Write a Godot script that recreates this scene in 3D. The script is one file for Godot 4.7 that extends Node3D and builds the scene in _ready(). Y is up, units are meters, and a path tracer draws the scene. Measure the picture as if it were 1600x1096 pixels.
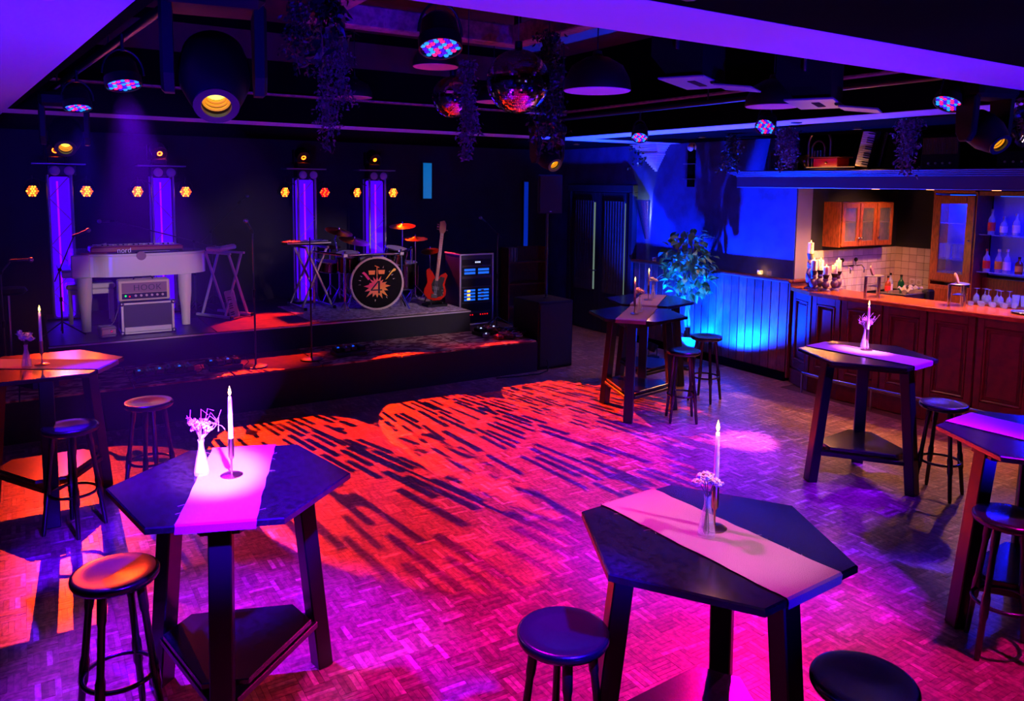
extends Node3D
# ---------------------------------------------------------------- mesh building
class MB:
	var v := PackedVector3Array()
	var n := PackedVector3Array()
	var c := PackedColorArray()
	var uv := PackedVector2Array()
	var col := Color.WHITE
	var xf := Transform3D()
	func tri(a, b, d, na, nb, nd, ua = Vector2.ZERO, ub = Vector2.ZERO, ud = Vector2.ZERO):
		if (b - a).cross(d - a).dot(na + nb + nd) > 0.0:
			var t = b; b = d; d = t
			t = nb; nb = nd; nd = t
			t = ub; ub = ud; ud = t
		v.append(xf * a); v.append(xf * b); v.append(xf * d)
		var q = xf.basis
		n.append((q * na).normalized()); n.append((q * nb).normalized()); n.append((q * nd).normalized())
		uv.append(ua); uv.append(ub); uv.append(ud)
		c.append(col); c.append(col); c.append(col)
	func quad(a, b, d, e, out = null):
		var m = (b - a).cross(d - a)
		if m.length() < 1e-12: m = (d - a).cross(e - a)
		m = m.normalized()
		if out != null and m.dot(out) < 0: m = -m
		tri(a, b, d, m, m, m, Vector2(0, 0), Vector2(1, 0), Vector2(1, 1)); tri(a, d, e, m, m, m, Vector2(0, 0), Vector2(1, 1), Vector2(0, 1))
	func flat(a, b, d, out):
		var m = (b - a).cross(d - a).normalized()
		if m.dot(out) < 0: m = -m
		tri(a, b, d, m, m, m)
	func box(o, s, bev = 0.0, bs = Basis()):
		var h = s / 2.0
		var k = minf(bev, minf(h.x, minf(h.y, h.z)) * 0.95)
		for ax in 3:
			var u = (ax + 1) % 3
			var w = (ax + 2) % 3
			for sg in [-1.0, 1.0]:
				var p = []
				for q in [[-1, -1], [1, -1], [1, 1], [-1, 1]]:
					var t = Vector3()
					t[ax] = sg * h[ax]; t[u] = q[0] * (h[u] - k); t[w] = q[1] * (h[w] - k)
					p.append(o + bs * t)
				var e = Vector3(); e[ax] = sg
				quad(p[0], p[1], p[2], p[3], bs * e)
		if k > 0.0:
			for ax in 3:
				var u = (ax + 1) % 3
				var w = (ax + 2) % 3
				for su in [-1.0, 1.0]:
					for sw in [-1.0, 1.0]:
						var p = []
						for q in [[-1, 0], [1, 0], [1, 1], [-1, 1]]:
							var t = Vector3()
							t[ax] = q[0] * (h[ax] - k)
							t[u] = su * (h[u] - (k if q[1] else 0.0)); t[w] = sw * (h[w] - (0.0 if q[1] else k))
							p.append(o + bs * t)
						var e = Vector3(); e[u] = su; e[w] = sw
						quad(p[0], p[1], p[2], p[3], bs * e)
			for sx in [-1.0, 1.0]:
				for sy in [-1.0, 1.0]:
					for sz in [-1.0, 1.0]:
						var sgn = Vector3(sx, sy, sz)
						var a = (h - Vector3(0, k, k)) * sgn
						var b = (h - Vector3(k, 0, k)) * sgn
						var d = (h - Vector3(k, k, 0)) * sgn
						flat(o + bs * a, o + bs * b, o + bs * d, bs * sgn)
		return self
	func bar(a, b, w, t, bev = 0.0, up = Vector3.UP):
		var y = (b - a).normalized()
		var x = up.cross(y)
		if x.length() < 0.01: x = Vector3.RIGHT.cross(y)
		x = x.normalized()
		return box((a + b) / 2.0, Vector3(w, (b - a).length(), t), bev, Basis(x, y, x.cross(y)))
	func ring(o, x, z, r, seg):
		var p = PackedVector3Array()
		for i in seg + 1:
			var a = TAU * i / seg
			p.append(o + (x * cos(a) + z * sin(a)) * r)
		return p
	func lathe(prof, seg = 20, o = Vector3.ZERO, axis = Vector3.UP, crease = 0.7):
		var y = axis.normalized()
		var x = y.cross(Vector3(0.3, 0.1, 0.95) if absf(y.z) < 0.9 else Vector3.RIGHT).normalized()
		var z = x.cross(y)
		var sn = []
		for i in prof.size() - 1:
			var d = prof[i + 1] - prof[i]
			sn.append(Vector2(d.y, -d.x).normalized())
		for i in prof.size() - 1:
			if (prof[i + 1] - prof[i]).length() < 1e-7: continue
			var n0 = sn[i]
			var n1 = sn[i]
			if i > 0 and sn[i - 1].dot(sn[i]) > crease: n0 = (sn[i] + sn[i - 1]).normalized()
			if i < sn.size() - 1 and sn[i + 1].dot(sn[i]) > crease: n1 = (sn[i] + sn[i + 1]).normalized()
			for j in seg:
				var a0 = TAU * j / seg
				var a1 = TAU * (j + 1) / seg
				var d0 = x * cos(a0) + z * sin(a0)
				var d1 = x * cos(a1) + z * sin(a1)
				var p00 = o + d0 * prof[i].x + y * prof[i].y
				var p01 = o + d1 * prof[i].x + y * prof[i].y
				var p10 = o + d0 * prof[i + 1].x + y * prof[i + 1].y
				var p11 = o + d1 * prof[i + 1].x + y * prof[i + 1].y
				var m00 = d0 * n0.x + y * n0.y
				var m01 = d1 * n0.x + y * n0.y
				var m10 = d0 * n1.x + y * n1.y
				var m11 = d1 * n1.x + y * n1.y
				if prof[i].x > 1e-6: tri(p00, p01, p11, m00, m01, m11)
				if prof[i + 1].x > 1e-6: tri(p00, p11, p10, m00, m11, m10)
		return self
	func cyl(a, b, r0, r1 = -1.0, seg = 12):
		if r1 < 0: r1 = r0
		var l = (b - a).length()
		return lathe([Vector2(0, 0), Vector2(r0, 0), Vector2(r1, l), Vector2(0, l)], seg, a, b - a)
	func tube(pts, r, seg = 6, closed = false):
		var m = pts.size()
		var x = Vector3.ZERO
		var prev = []
		var first = []
		for i in m:
			var t = (pts[(i + 1) % m] - pts[i - 1]) if closed else (pts[mini(i + 1, m - 1)] - pts[maxi(i - 1, 0)])
			t = t.normalized()
			if x == Vector3.ZERO:
				x = t.cross(Vector3.UP)
				if x.length() < 0.1: x = t.cross(Vector3.RIGHT)
			x = (x - t * x.dot(t)).normalized()
			var z = x.cross(t)
			var rr = r[i] if r is Array else r
			var cur = []
			for j in seg:
				var d = x * cos(TAU * j / seg) + z * sin(TAU * j / seg)
				cur.append([pts[i] + d * rr, d])
			if prev: join(prev, cur, seg)
			else: first = cur
			if not closed and (i == 0 or i == m - 1):
				for j in seg: tri(pts[i], cur[j][0], cur[(j + 1) % seg][0], t if i else -t, t if i else -t, t if i else -t)
			prev = cur
		if closed: join(prev, first, seg)
		return self
	func join(p, q, seg):
		for j in seg:
			var k = (j + 1) % seg
			tri(p[j][0], p[k][0], q[k][0], p[j][1], p[k][1], q[k][1]); tri(p[j][0], q[k][0], q[j][0], p[j][1], q[k][1], q[j][1])
	func torus(o, axis, R, r, seg = 24, ts = 6):
		var y = axis.normalized()
		var x = y.cross(Vector3(0.3, 0.1, 0.95) if absf(y.z) < 0.9 else Vector3.RIGHT).normalized()
		var p = ring(o, x, x.cross(y), R, seg)
		p.resize(seg)
		return tube(p, r, ts, true)
	func inset(poly, k):
		var q = PackedVector2Array()
		var m = poly.size()
		var s = 1.0 if Geometry2D.is_polygon_clockwise(poly) else -1.0
		for i in m:
			var a = (poly[i] - poly[i - 1]).normalized()
			var b = (poly[(i + 1) % m] - poly[i]).normalized()
			var na = Vector2(-a.y, a.x) * s
			var nb = Vector2(-b.y, b.x) * s
			var h = na + nb
			q.append(poly[i] - h / maxf(h.dot(na), 0.3) * k)
		return q
	func prism(poly, y0, y1, bev = 0.0, plane = Basis()):
		# poly (x, z) raised from y0 to y1; plane turns it
		var m = poly.size()
		var cc = Vector2()
		for p in poly: cc += p / m
		var top = inset(poly, bev) if bev > 0 else PackedVector2Array(poly)
		if bev > 0 and Geometry2D.is_point_in_polygon(cc, poly) and (top[0] - cc).length() > (poly[0] - cc).length(): top = inset(poly, -bev)
		var idx = Geometry2D.triangulate_polygon(PackedVector2Array(poly))
		var up = plane * Vector3.UP
		var yb = y1 - signf(y1 - y0) * bev
		for i in range(0, idx.size(), 3):
			var a = []
			var b = []
			for k in 3:
				a.append(plane * Vector3(top[idx[i + k]].x, y1, top[idx[i + k]].y))
				b.append(plane * Vector3(poly[idx[i + k]].x, y0, poly[idx[i + k]].y))
			flat(a[0], a[1], a[2], up * signf(y1 - y0)); flat(b[0], b[1], b[2], -up * signf(y1 - y0))
		var cw = 1.0 if Geometry2D.is_polygon_clockwise(PackedVector2Array(poly)) else -1.0
		for i in m:
			var p = poly[i]
			var q = poly[(i + 1) % m]
			var e = (q - p)
			var o = plane * (Vector3(-e.y, 0, e.x) * cw)
			quad(plane * Vector3(p.x, y0, p.y), plane * Vector3(q.x, y0, q.y), plane * Vector3(q.x, yb, q.y), plane * Vector3(p.x, yb, p.y), o)
			if bev > 0:
				quad(plane * Vector3(p.x, yb, p.y), plane * Vector3(q.x, yb, q.y), plane * Vector3(top[(i + 1) % m].x, y1, top[(i + 1) % m].y), plane * Vector3(top[i].x, y1, top[i].y), o + up * 0.001)
		return self
	func ball(o, r, seg = 16, rings = 10):
		var rr = r if r is Vector3 else Vector3(r, r, r)
		var keep = xf
		xf = xf * Transform3D(Basis.from_scale(rr), o)
		var prof = []
		for i in rings + 1: prof.append(Vector2(sin(PI * i / rings), -cos(PI * i / rings)))
		lathe(prof, seg)
		xf = keep
		return self
	func mesh():
		var a = []
		a.resize(Mesh.ARRAY_MAX)
		a[Mesh.ARRAY_VERTEX] = v; a[Mesh.ARRAY_NORMAL] = n; a[Mesh.ARRAY_COLOR] = c; a[Mesh.ARRAY_TEX_UV] = uv
		var m = ArrayMesh.new()
		m.add_surface_from_arrays(Mesh.PRIMITIVE_TRIANGLES, a)
		return m

# ---------------------------------------------------------------- nodes
var M := {}
var used := {}
var rng := RandomNumberGenerator.new()
func numbered(called):
	var k = used.get(called, 0)
	used[called] = k + 1
	return called if k == 0 else "%s_%03d" % [called, k]
func tag(o, label, category = "", group = "", kind = ""):
	o.set_meta("label", label)
	if category: o.set_meta("category", category)
	if group: o.set_meta("group", group)
	if kind: o.set_meta("kind", kind)
	return o
func thing(called, label, category, at = Vector3.ZERO, turn = 0.0, group = ""):
	var o = Node3D.new()
	o.name = numbered(called)
	add_child(o)
	o.position = at
	o.rotation.y = deg_to_rad(turn)
	return tag(o, label, category, group)
func part(parent, called, mb, m, label = ""):
	var o = MeshInstance3D.new()
	o.mesh = mb.mesh() if mb is MB else mb
	o.material_override = M[m] if m is String else m
	if parent == self:
		o.name = numbered(called)
		add_child(o)
	else:
		o.name = called
		parent.add_child(o, true)
	if label: o.set_meta("label", label)
	return o
func solo(called, label, category, mb, m, group = "", kind = ""):
	return tag(part(self, called, mb, m), label, category, group, kind)
func struct(called, mb, m, label, category = "structure"):
	return tag(part(self, called, mb, m), label, category, "", "structure")
func copy(o, at, turn, label, group = ""):
	var q = o.duplicate()
	var nm = String(o.name)
	if nm.length() > 4 and nm[nm.length() - 4] == "_" and nm.right(3).is_valid_int(): nm = nm.left(nm.length() - 4)
	q.name = numbered(nm)
	add_child(q)
	q.position = at
	q.rotation.y = deg_to_rad(turn)
	q.set_meta("label", label)
	if group: q.set_meta("group", group)
	return q
func V(x, y, z): return Vector3(x, y, z)
func look(fwd, up = Vector3.UP):
	# basis whose -Y points along fwd
	var y = -fwd.normalized()
	var x = up.cross(y)
	if x.length() < 0.01: x = Vector3.RIGHT
	x = x.normalized()
	return Basis(x, y, x.cross(y))
func spot(parent, at, to, color, energy, angle, soft = 0.04, blend = 0.5):
	var l = SpotLight3D.new()
	l.name = "beam"
	parent.add_child(l, true)
	l.light_color = color; l.light_energy = energy; l.spot_angle = angle; l.spot_angle_attenuation = blend
	l.light_size = soft; l.spot_range = 30.0; l.spot_attenuation = 2.0; l.shadow_enabled = true
	l.global_transform = Transform3D(Basis.looking_at((to - at).normalized(), Vector3.UP if absf((to - at).normalized().y) < 0.99 else Vector3.RIGHT), at)
	return l
func omni(parent, at, color, energy, size = 0.02):
	var l = OmniLight3D.new()
	l.name = "glow"
	parent.add_child(l, true)
	l.light_color = color; l.light_energy = energy; l.light_size = size; l.omni_range = 30.0; l.omni_attenuation = 2.0; l.shadow_enabled = true
	l.global_position = at
	return l
func area(parent, at, to, sx, sy, color, energy):
	var l = AreaLight3D.new()
	l.name = "panel_light"
	parent.add_child(l, true)
	l.light_color = color; l.light_energy = energy; l.area_size = Vector2(sx, sy); l.area_normalize_energy = true; l.shadow_enabled = true; l.area_range = 30.0; l.area_attenuation = 2.0
	var d = (to - at).normalized()
	l.global_transform = Transform3D(Basis.looking_at(d, Vector3.UP if absf(d.y) < 0.99 else Vector3.RIGHT), at)
	return l

# ---------------------------------------------------------------- materials
func noise(freq, oct = 4, sd = 1, kind = FastNoiseLite.TYPE_SIMPLEX):
	var f = FastNoiseLite.new()
	f.noise_type = kind; f.frequency = freq; f.fractal_octaves = oct; f.seed = sd
	return f
func ntex(f, stops, size = 256):
	var t = NoiseTexture2D.new()
	t.width = size; t.height = size; t.seamless = true; t.noise = f
	var g = Gradient.new()
	g.offsets = PackedFloat32Array(stops.map(func(s): return s[0]))
	g.colors = PackedColorArray(stops.map(func(s): return s[1]))
	t.color_ramp = g
	return t
func mat(called, color, rough = 0.6, metal = 0.0, o = {}):
	var m = StandardMaterial3D.new()
	m.resource_name = called
	m.albedo_color = color; m.roughness = rough; m.metallic = metal
	if o.has("emit"):
		m.emission_enabled = true; m.emission = o.emit; m.emission_energy_multiplier = o.get("power", 1.0)
	if o.has("tex"):
		m.albedo_texture = o.tex; m.uv1_triplanar = true; m.uv1_world_triplanar = true; m.uv1_scale = o.get("scale", Vector3.ONE)
	if o.has("bump"):
		m.heightmap_enabled = true; m.heightmap_texture = o.bump; m.heightmap_scale = o.get("depth", 0.1)
		m.uv1_triplanar = true; m.uv1_world_triplanar = true; m.uv1_scale = o.get("scale", Vector3.ONE)
	if o.has("vc"): m.vertex_color_use_as_albedo = true
	if o.has("alpha"):
		m.transparency = BaseMaterial3D.TRANSPARENCY_ALPHA
		m.albedo_color.a = o.alpha
	if o.has("glass"):
		m.refraction_enabled = true; m.refraction_scale = 0.05; m.transparency = BaseMaterial3D.TRANSPARENCY_ALPHA; m.albedo_color.a = o.glass
	if o.has("back"):
		m.backlight_enabled = true; m.backlight = o.back
	if o.has("coat"):
		m.clearcoat_enabled = true; m.clearcoat = o.coat; m.clearcoat_roughness = 0.1
	if o.has("sss"):
		m.subsurf_scatter_enabled = true; m.subsurf_scatter_strength = o.sss
	if o.has("spec"): m.metallic_specular = o.spec
	m.cull_mode = BaseMaterial3D.CULL_DISABLED
	M[called] = m
	return m
func G(x): return Color(x, x, x)
func materials():
	var grain = ntex(noise(0.02, 5, 3), [[0.0, G(0.62)], [0.45, G(0.85)], [0.7, G(1.0)], [1.0, G(0.72)]])
	var mottle = ntex(noise(0.012, 5, 7), [[0.0, G(0.7)], [0.5, G(0.9)], [1.0, G(1.0)]])
	var scratch = ntex(noise(0.03, 5, 9), [[0.0, G(0.4)], [0.5, G(0.7)], [0.62, G(1.0)], [0.66, G(0.6)], [1.0, G(0.8)]])
	var weave = ntex(noise(0.22, 2, 4), [[0.0, G(0.55)], [0.5, G(0.85)], [1.0, G(1.0)]])
	var rug = ntex(noise(0.03, 3, 12), [[0.0, Color(0.30, 0.05, 0.07)], [0.40, Color(0.42, 0.10, 0.10)], [0.5, Color(0.66, 0.52, 0.36)], [0.72, Color(0.74, 0.62, 0.44)], [0.8, Color(0.4, 0.14, 0.12)], [1.0, Color(0.26, 0.06, 0.08)]])
	var rug2 = ntex(noise(0.035, 3, 22), [[0.0, Color(0.42, 0.36, 0.34)], [0.45, Color(0.62, 0.57, 0.52)], [0.6, Color(0.78, 0.74, 0.68)], [1.0, Color(0.5, 0.44, 0.42)]])
	mat("parquet", Color(1, 1, 1), 0.34, 0.0, {"vc": 1, "tex": grain, "scale": Vector3(3, 3, 3)})
	for i in 6: mat("strip%d" % i, [Color(0.57, 0.42, 0.34), Color(0.52, 0.38, 0.30), Color(0.62, 0.47, 0.38), Color(0.48, 0.34, 0.27), Color(0.74, 0.60, 0.50), Color(0.55, 0.40, 0.32)][i], 0.34, 0.0, {"tex": grain, "scale": Vector3(3, 3, 3)})
	mat("subfloor", Color(0.30, 0.19, 0.12), 0.6)
	mat("black_paint", Color(0.018, 0.018, 0.025), 0.95, 0.0, {"spec": 0.08})
	mat("canopy_paint", Color(0.20, 0.15, 0.26), 0.55)
	mat("stage_cloth", Color(0.025, 0.025, 0.045), 0.85, 0.0, {"bump": weave, "depth": 0.05, "scale": Vector3(4, 4, 4)})
	mat("soffit", Color(0.72, 0.70, 0.78), 0.75)
	mat("back_lit_blue", Color(0.34, 0.42, 0.78), 0.5)  # blue of the LED light put into the panel colour
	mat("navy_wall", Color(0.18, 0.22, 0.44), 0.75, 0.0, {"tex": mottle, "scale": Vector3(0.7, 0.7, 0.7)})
	mat("dark_wall", Color(0.045, 0.045, 0.11), 0.8, 0.0, {"tex": mottle, "scale": Vector3(0.7, 0.7, 0.7)})
	mat("red_paper", Color(0.22, 0.05, 0.05), 0.8, 0.0, {"tex": mottle})
	mat("pale_wood", Color(0.62, 0.46, 0.38), 0.5, 0.0, {"tex": grain, "scale": Vector3(1.5, 1.5, 1.5)})
	mat("pillar_paint", Color(0.42, 0.40, 0.46), 0.45)
	for i in 4: mat("plank%d" % i, [Color(0.42, 0.22, 0.17), Color(0.36, 0.18, 0.14), Color(0.48, 0.27, 0.20), Color(0.39, 0.21, 0.17)][i], 0.4, 0.0, {"tex": grain, "scale": Vector3(4, 0.7, 4)})
	mat("mahogany", Color(0.40, 0.17, 0.10), 0.35, 0.0, {"tex": grain, "scale": Vector3(4, 1, 4)})
	mat("bar_front", Color(0.34, 0.08, 0.10), 0.4, 0.0, {"tex": mottle, "scale": Vector3(2, 2, 2)})
	mat("bar_top", Color(0.62, 0.30, 0.13), 0.22, 0.0, {"tex": grain, "scale": Vector3(4, 4, 0.8)})
	mat("oak", Color(0.55, 0.27, 0.12), 0.35, 0.0, {"tex": grain, "scale": Vector3(5, 1, 5)})
	mat("tile", Color(0.74, 0.70, 0.66), 0.2)
	mat("tile2", Color(0.68, 0.64, 0.60), 0.2)
	mat("grout", Color(0.30, 0.27, 0.26), 0.9)
	mat("lacquer", Color(0.14, 0.14, 0.15), 0.2, 0.0, {"tex": scratch, "scale": Vector3(2.5, 2.5, 2.5), "spec": 0.6})
	mat("lacquer_leg", Color(0.05, 0.05, 0.055), 0.32, 0.0, {"spec": 0.5})
	mat("stool_wood", Color(0.12, 0.075, 0.055), 0.24, 0.0, {"tex": grain, "scale": Vector3(5, 5, 1), "spec": 0.6})
	mat("stool_black", Color(0.10, 0.10, 0.105), 0.26, 0.0, {"spec": 0.6})
	mat("burlap", Color(0.74, 0.62, 0.52), 0.9, 0.0, {"tex": weave, "bump": weave, "depth": 0.15, "scale": Vector3(5, 5, 5)})
	mat("wax", Color(0.90, 0.85, 0.78), 0.5, 0.0, {"sss": 0.4})
	mat("flame", Color(1, 0.8, 0.4), 0.5, 0.0, {"emit": Color(1.0, 0.78, 0.34), "power": 9.0})
	mat("wick", Color(0.03, 0.03, 0.03), 0.9)
	mat("brass", Color(0.66, 0.55, 0.42), 0.28, 1.0)
	mat("glass", Color(0.95, 0.96, 0.98), 0.03, 0.0, {"alpha": 0.16})
	mat("blue_glass", Color(0.55, 0.70, 0.98), 0.05, 0.0, {"alpha": 0.35})
	mat("pane", Color(0.5, 0.55, 0.65), 0.04, 0.0, {"alpha": 0.12})
	mat("dusk_pane", Color(0.1, 0.12, 0.12), 0.1, 0.0, {"emit": Color(0.42, 0.50, 0.46), "power": 0.8})
	mat("petal", Color(0.80, 0.62, 0.70), 0.8)
	mat("petal_white", Color(0.78, 0.74, 0.66), 0.85)
	mat("dry_stem", Color(0.34, 0.30, 0.20), 0.8)
	mat("black_metal", Color(0.035, 0.035, 0.045), 0.38, 0.0, {"spec": 0.5})
	mat("black_plastic", Color(0.03, 0.03, 0.035), 0.55, 0.0, {"spec": 0.3})
	mat("rubber", Color(0.02, 0.02, 0.022), 0.8)
	mat("chrome", Color(0.78, 0.78, 0.80), 0.15, 1.0)
	mat("steel", Color(0.60, 0.60, 0.63), 0.32, 1.0)
	mat("alu", Color(0.66, 0.66, 0.68), 0.4, 0.8)
	mat("piano_white", Color(0.83, 0.82, 0.78), 0.18, 0.0, {"coat": 0.6})
	mat("white_plastic", Color(0.78, 0.76, 0.76), 0.4)
	mat("key_black", Color(0.02, 0.02, 0.02), 0.3)
	mat("red_paint", Color(0.50, 0.02, 0.03), 0.3)
	mat("cream_vinyl", Color(0.76, 0.72, 0.56), 0.5)
	mat("amp_grille", Color(0.50, 0.40, 0.38), 0.7)
	mat("case_panel", Color(0.02, 0.02, 0.045), 0.5)
	mat("bronze", Color(0.70, 0.50, 0.26), 0.3, 1.0)
	mat("drum_shell", Color(0.05, 0.04, 0.05), 0.2)
	mat("drum_head", Color(0.72, 0.70, 0.68), 0.5)
	mat("hoop", Color(0.74, 0.70, 0.62), 0.35)
	mat("bass_head", Color(0.02, 0.02, 0.035), 0.55, 0.0, {"spec": 0.2})
	mat("sun_red", Color(0.62, 0.08, 0.03), 0.15, 0.0, {"coat": 0.8})
	mat("maple", Color(0.55, 0.33, 0.20), 0.4)
	mat("print_pink", Color(0.92, 0.14, 0.42), 0.45)
	mat("print_orange", Color(0.98, 0.50, 0.16), 0.45)
	mat("print_yellow", Color(0.95, 0.80, 0.16), 0.45)
	mat("print_white", Color(0.85, 0.85, 0.85), 0.5)
	mat("paper", Color(0.80, 0.78, 0.74), 0.7)
	mat("paper_orange", Color(0.86, 0.42, 0.12), 0.7)
	mat("rug_dark", Color.WHITE, 0.95, 0.0, {"tex": rug, "scale": Vector3(0.35, 0.35, 0.8)})
	mat("rug_pale", Color.WHITE, 0.95, 0.0, {"tex": rug2, "scale": Vector3(0.9, 0.9, 0.9)})
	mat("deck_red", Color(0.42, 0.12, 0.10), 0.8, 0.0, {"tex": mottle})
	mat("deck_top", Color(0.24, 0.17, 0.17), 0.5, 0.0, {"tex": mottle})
	for i in 3: mat("leaf%d" % i, [Color(0.20, 0.34, 0.16), Color(0.28, 0.42, 0.18), Color(0.46, 0.60, 0.24)][i], 0.4, 0.0, {"back": Color(0.2, 0.4, 0.1)})
	mat("ivy", Color(0.13, 0.17, 0.10), 0.5)
	mat("dry_leaf", Color(0.34, 0.25, 0.27), 0.7)
	mat("bark", Color(0.40, 0.33, 0.25), 0.8)
	mat("pot", Color(0.50, 0.52, 0.55), 0.35)
	mat("soil", Color(0.07, 0.05, 0.04), 0.95)
	mat("plaster", Color(0.74, 0.74, 0.76), 0.7)
	mat("curtain", Color(0.22, 0.20, 0.21), 0.95, 0.0, {"tex": mottle, "scale": Vector3(3, 1.4, 3)})
	mat("stone_purple", Color(0.44, 0.34, 0.46), 0.6, 0.0, {"tex": mottle, "scale": Vector3(6, 6, 6)})
	mat("bottle_green", Color(0.04, 0.30, 0.16), 0.1)
	mat("bottle_clear", Color(0.70, 0.78, 0.86), 0.08, 0.0, {"alpha": 0.4})
	mat("bottle_amber", Color(0.55, 0.25, 0.07), 0.1)
	mat("label_red", Color(0.78, 0.16, 0.10), 0.6)
	mat("label_white", Color(0.82, 0.82, 0.80), 0.6)
	mat("label_yellow", Color(0.88, 0.68, 0.14), 0.6)
	mat("cloth_grey", Color(0.42, 0.40, 0.38), 0.9)
	mat("led_pink", Color(0.4, 0.05, 0.2), 0.2, 0.0, {"emit": Color(1.0, 0.10, 0.42), "power": 2.2})
	mat("led_cyan", Color(0.05, 0.2, 0.4), 0.2, 0.0, {"emit": Color(0.10, 0.55, 1.0), "power": 1.7})
	mat("led_violet", Color(0.1, 0.05, 0.3), 0.2, 0.0, {"emit": Color(0.22, 0.06, 1.0), "power": 1.6})
	mat("led_amber", Color(0.5, 0.3, 0.1), 0.2, 0.0, {"emit": Color(1.0, 0.62, 0.16), "power": 3.2})
	mat("led_orange", Color(0.5, 0.2, 0.05), 0.2, 0.0, {"emit": Color(1.0, 0.30, 0.05), "power": 3.4})
	mat("lens_gold", Color(0.6, 0.45, 0.1), 0.15, 0.0, {"emit": Color(1.0, 0.60, 0.06), "power": 0.75})
	mat("lens_hot", Color(0.8, 0.8, 0.3), 0.15, 0.0, {"emit": Color(0.95, 0.95, 0.22), "power": 1.5})
	mat("arc_orange", Color(0.8, 0.4, 0.1), 0.2, 0.0, {"emit": Color(1.0, 0.38, 0.06), "power": 9.0})
	mat("ring_violet", Color(0.10, 0.09, 0.16), 0.3)
	mat("blinder", Color(0.72, 0.70, 0.72), 0.25)
	mat("tower_skin", Color(0.12, 0.10, 0.16), 0.7, 0.0, {"emit": Color(0.30, 0.0, 1.0), "power": 0.95})
	mat("tower_tube", Color(0.6, 0.4, 0.6), 0.4, 0.0, {"emit": Color(0.66, 0.0, 1.0), "power": 1.1})
	mat("screen_blue", Color(0.05, 0.1, 0.2), 0.3, 0.0, {"emit": Color(0.10, 0.42, 0.95), "power": 1.0})
	mat("lamp_blue", Color(0.05, 0.1, 0.2), 0.3, 0.0, {"emit": Color(0.05, 0.35, 1.0), "power": 1.2})
	mat("led_red", Color(0.3, 0.02, 0.02), 0.3, 0.0, {"emit": Color(1.0, 0.05, 0.08), "power": 1.6})
	mat("led_green", Color(0.02, 0.3, 0.05), 0.3, 0.0, {"emit": Color(0.1, 1.0, 0.3), "power": 1.4})
	mat("led_white", Color(0.5, 0.5, 0.5), 0.3, 0.0, {"emit": Color(0.8, 0.85, 1.0), "power": 1.4})
	mat("window_cyan", Color(0.1, 0.2, 0.25), 0.2, 0.0, {"emit": Color(0.02, 0.42, 0.72), "power": 0.8})
	mat("window_blue", Color(0.05, 0.1, 0.25), 0.2, 0.0, {"emit": Color(0.01, 0.16, 0.72), "power": 0.7})
	mat("disc_lit_warm", Color(0.86, 0.66, 0.52), 0.6)  # warm light put into the colour of the pale pendant discs
	mat("shade_black", Color(0.03, 0.03, 0.04), 0.45)
	mat("lamp_warm", Color(0.9, 0.7, 0.5), 0.4, 0.0, {"emit": Color(1.0, 0.62, 0.28), "power": 5.0})
	mat("lamp_dim", Color(0.8, 0.6, 0.4), 0.4, 0.0, {"emit": Color(1.0, 0.66, 0.34), "power": 0.5})
	mat("uplight", Color(0.2, 0.5, 0.6), 0.3, 0.0, {"emit": Color(0.05, 0.75, 1.0), "power": 5.0})
	mat("mirror", Color(0.86, 0.87, 0.9), 0.04, 1.0)
	mat("sconce_metal", Color(0.34, 0.42, 0.44), 0.25, 0.9)

# ---------------------------------------------------------------- scene
func _ready():
	rng.seed = 7
	var cam = Camera3D.new()
	cam.name = "camera"
	add_child(cam)
	cam.projection = Camera3D.PROJECTION_FRUSTUM
	cam.near = 0.05; cam.far = 60.0
	cam.size = 0.05 * 1096.0 / 1218.0
	cam.frustum_offset = Vector2(0, -0.05 * 131.5 / 1218.0)
	cam.transform = Transform3D(Basis(Vector3.UP, deg_to_rad(-32.13)) * Basis(Vector3.RIGHT, deg_to_rad(-5.97)) * Basis(Vector3.BACK, deg_to_rad(0.65)), V(0, 2.6, 0))
	cam.current = true
	var we = WorldEnvironment.new()
	we.name = "world"
	var e = Environment.new()
	e.background_mode = Environment.BG_COLOR
	e.background_color = Color.BLACK
	e.tonemap_mode = Environment.TONE_MAPPER_LINEAR
	e.tonemap_exposure = 1.0
	e.sdfgi_enabled = true; e.ssao_enabled = true; e.ssil_enabled = true
	we.environment = e
	add_child(we)
	materials()
	hall_lights()
	shell()
	floor_parquet()
	ceiling()
	right_wall()
	bar_room()
	stage()
	towers()
	band_gear()
	drums()
	tables_and_stools()
	plant_corner()
	bar_things()
	hanging_things()
	haze(e)

func haze(e):
	# thin stage haze round the two par cans on the left rail
	e.volumetric_fog_enabled = true
	e.volumetric_fog_density = 0.0
	var fv = FogVolume.new()
	fv.name = "stage_haze"
	fv.shape = RenderingServer.FOG_VOLUME_SHAPE_ELLIPSOID
	fv.size = V(2.2, 2.7, 4.6)
	fv.position = V(0.62, 1.95, -6.2)
	var fm = FogMaterial.new()
	fm.resource_name = "haze"
	fm.density = 0.006
	fm.albedo = Color(1, 1, 1)
	fv.material = fm
	add_child(fv)
	tag(fv, "thin haze showing the blue beams at the left", "haze", "", "stuff")

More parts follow.
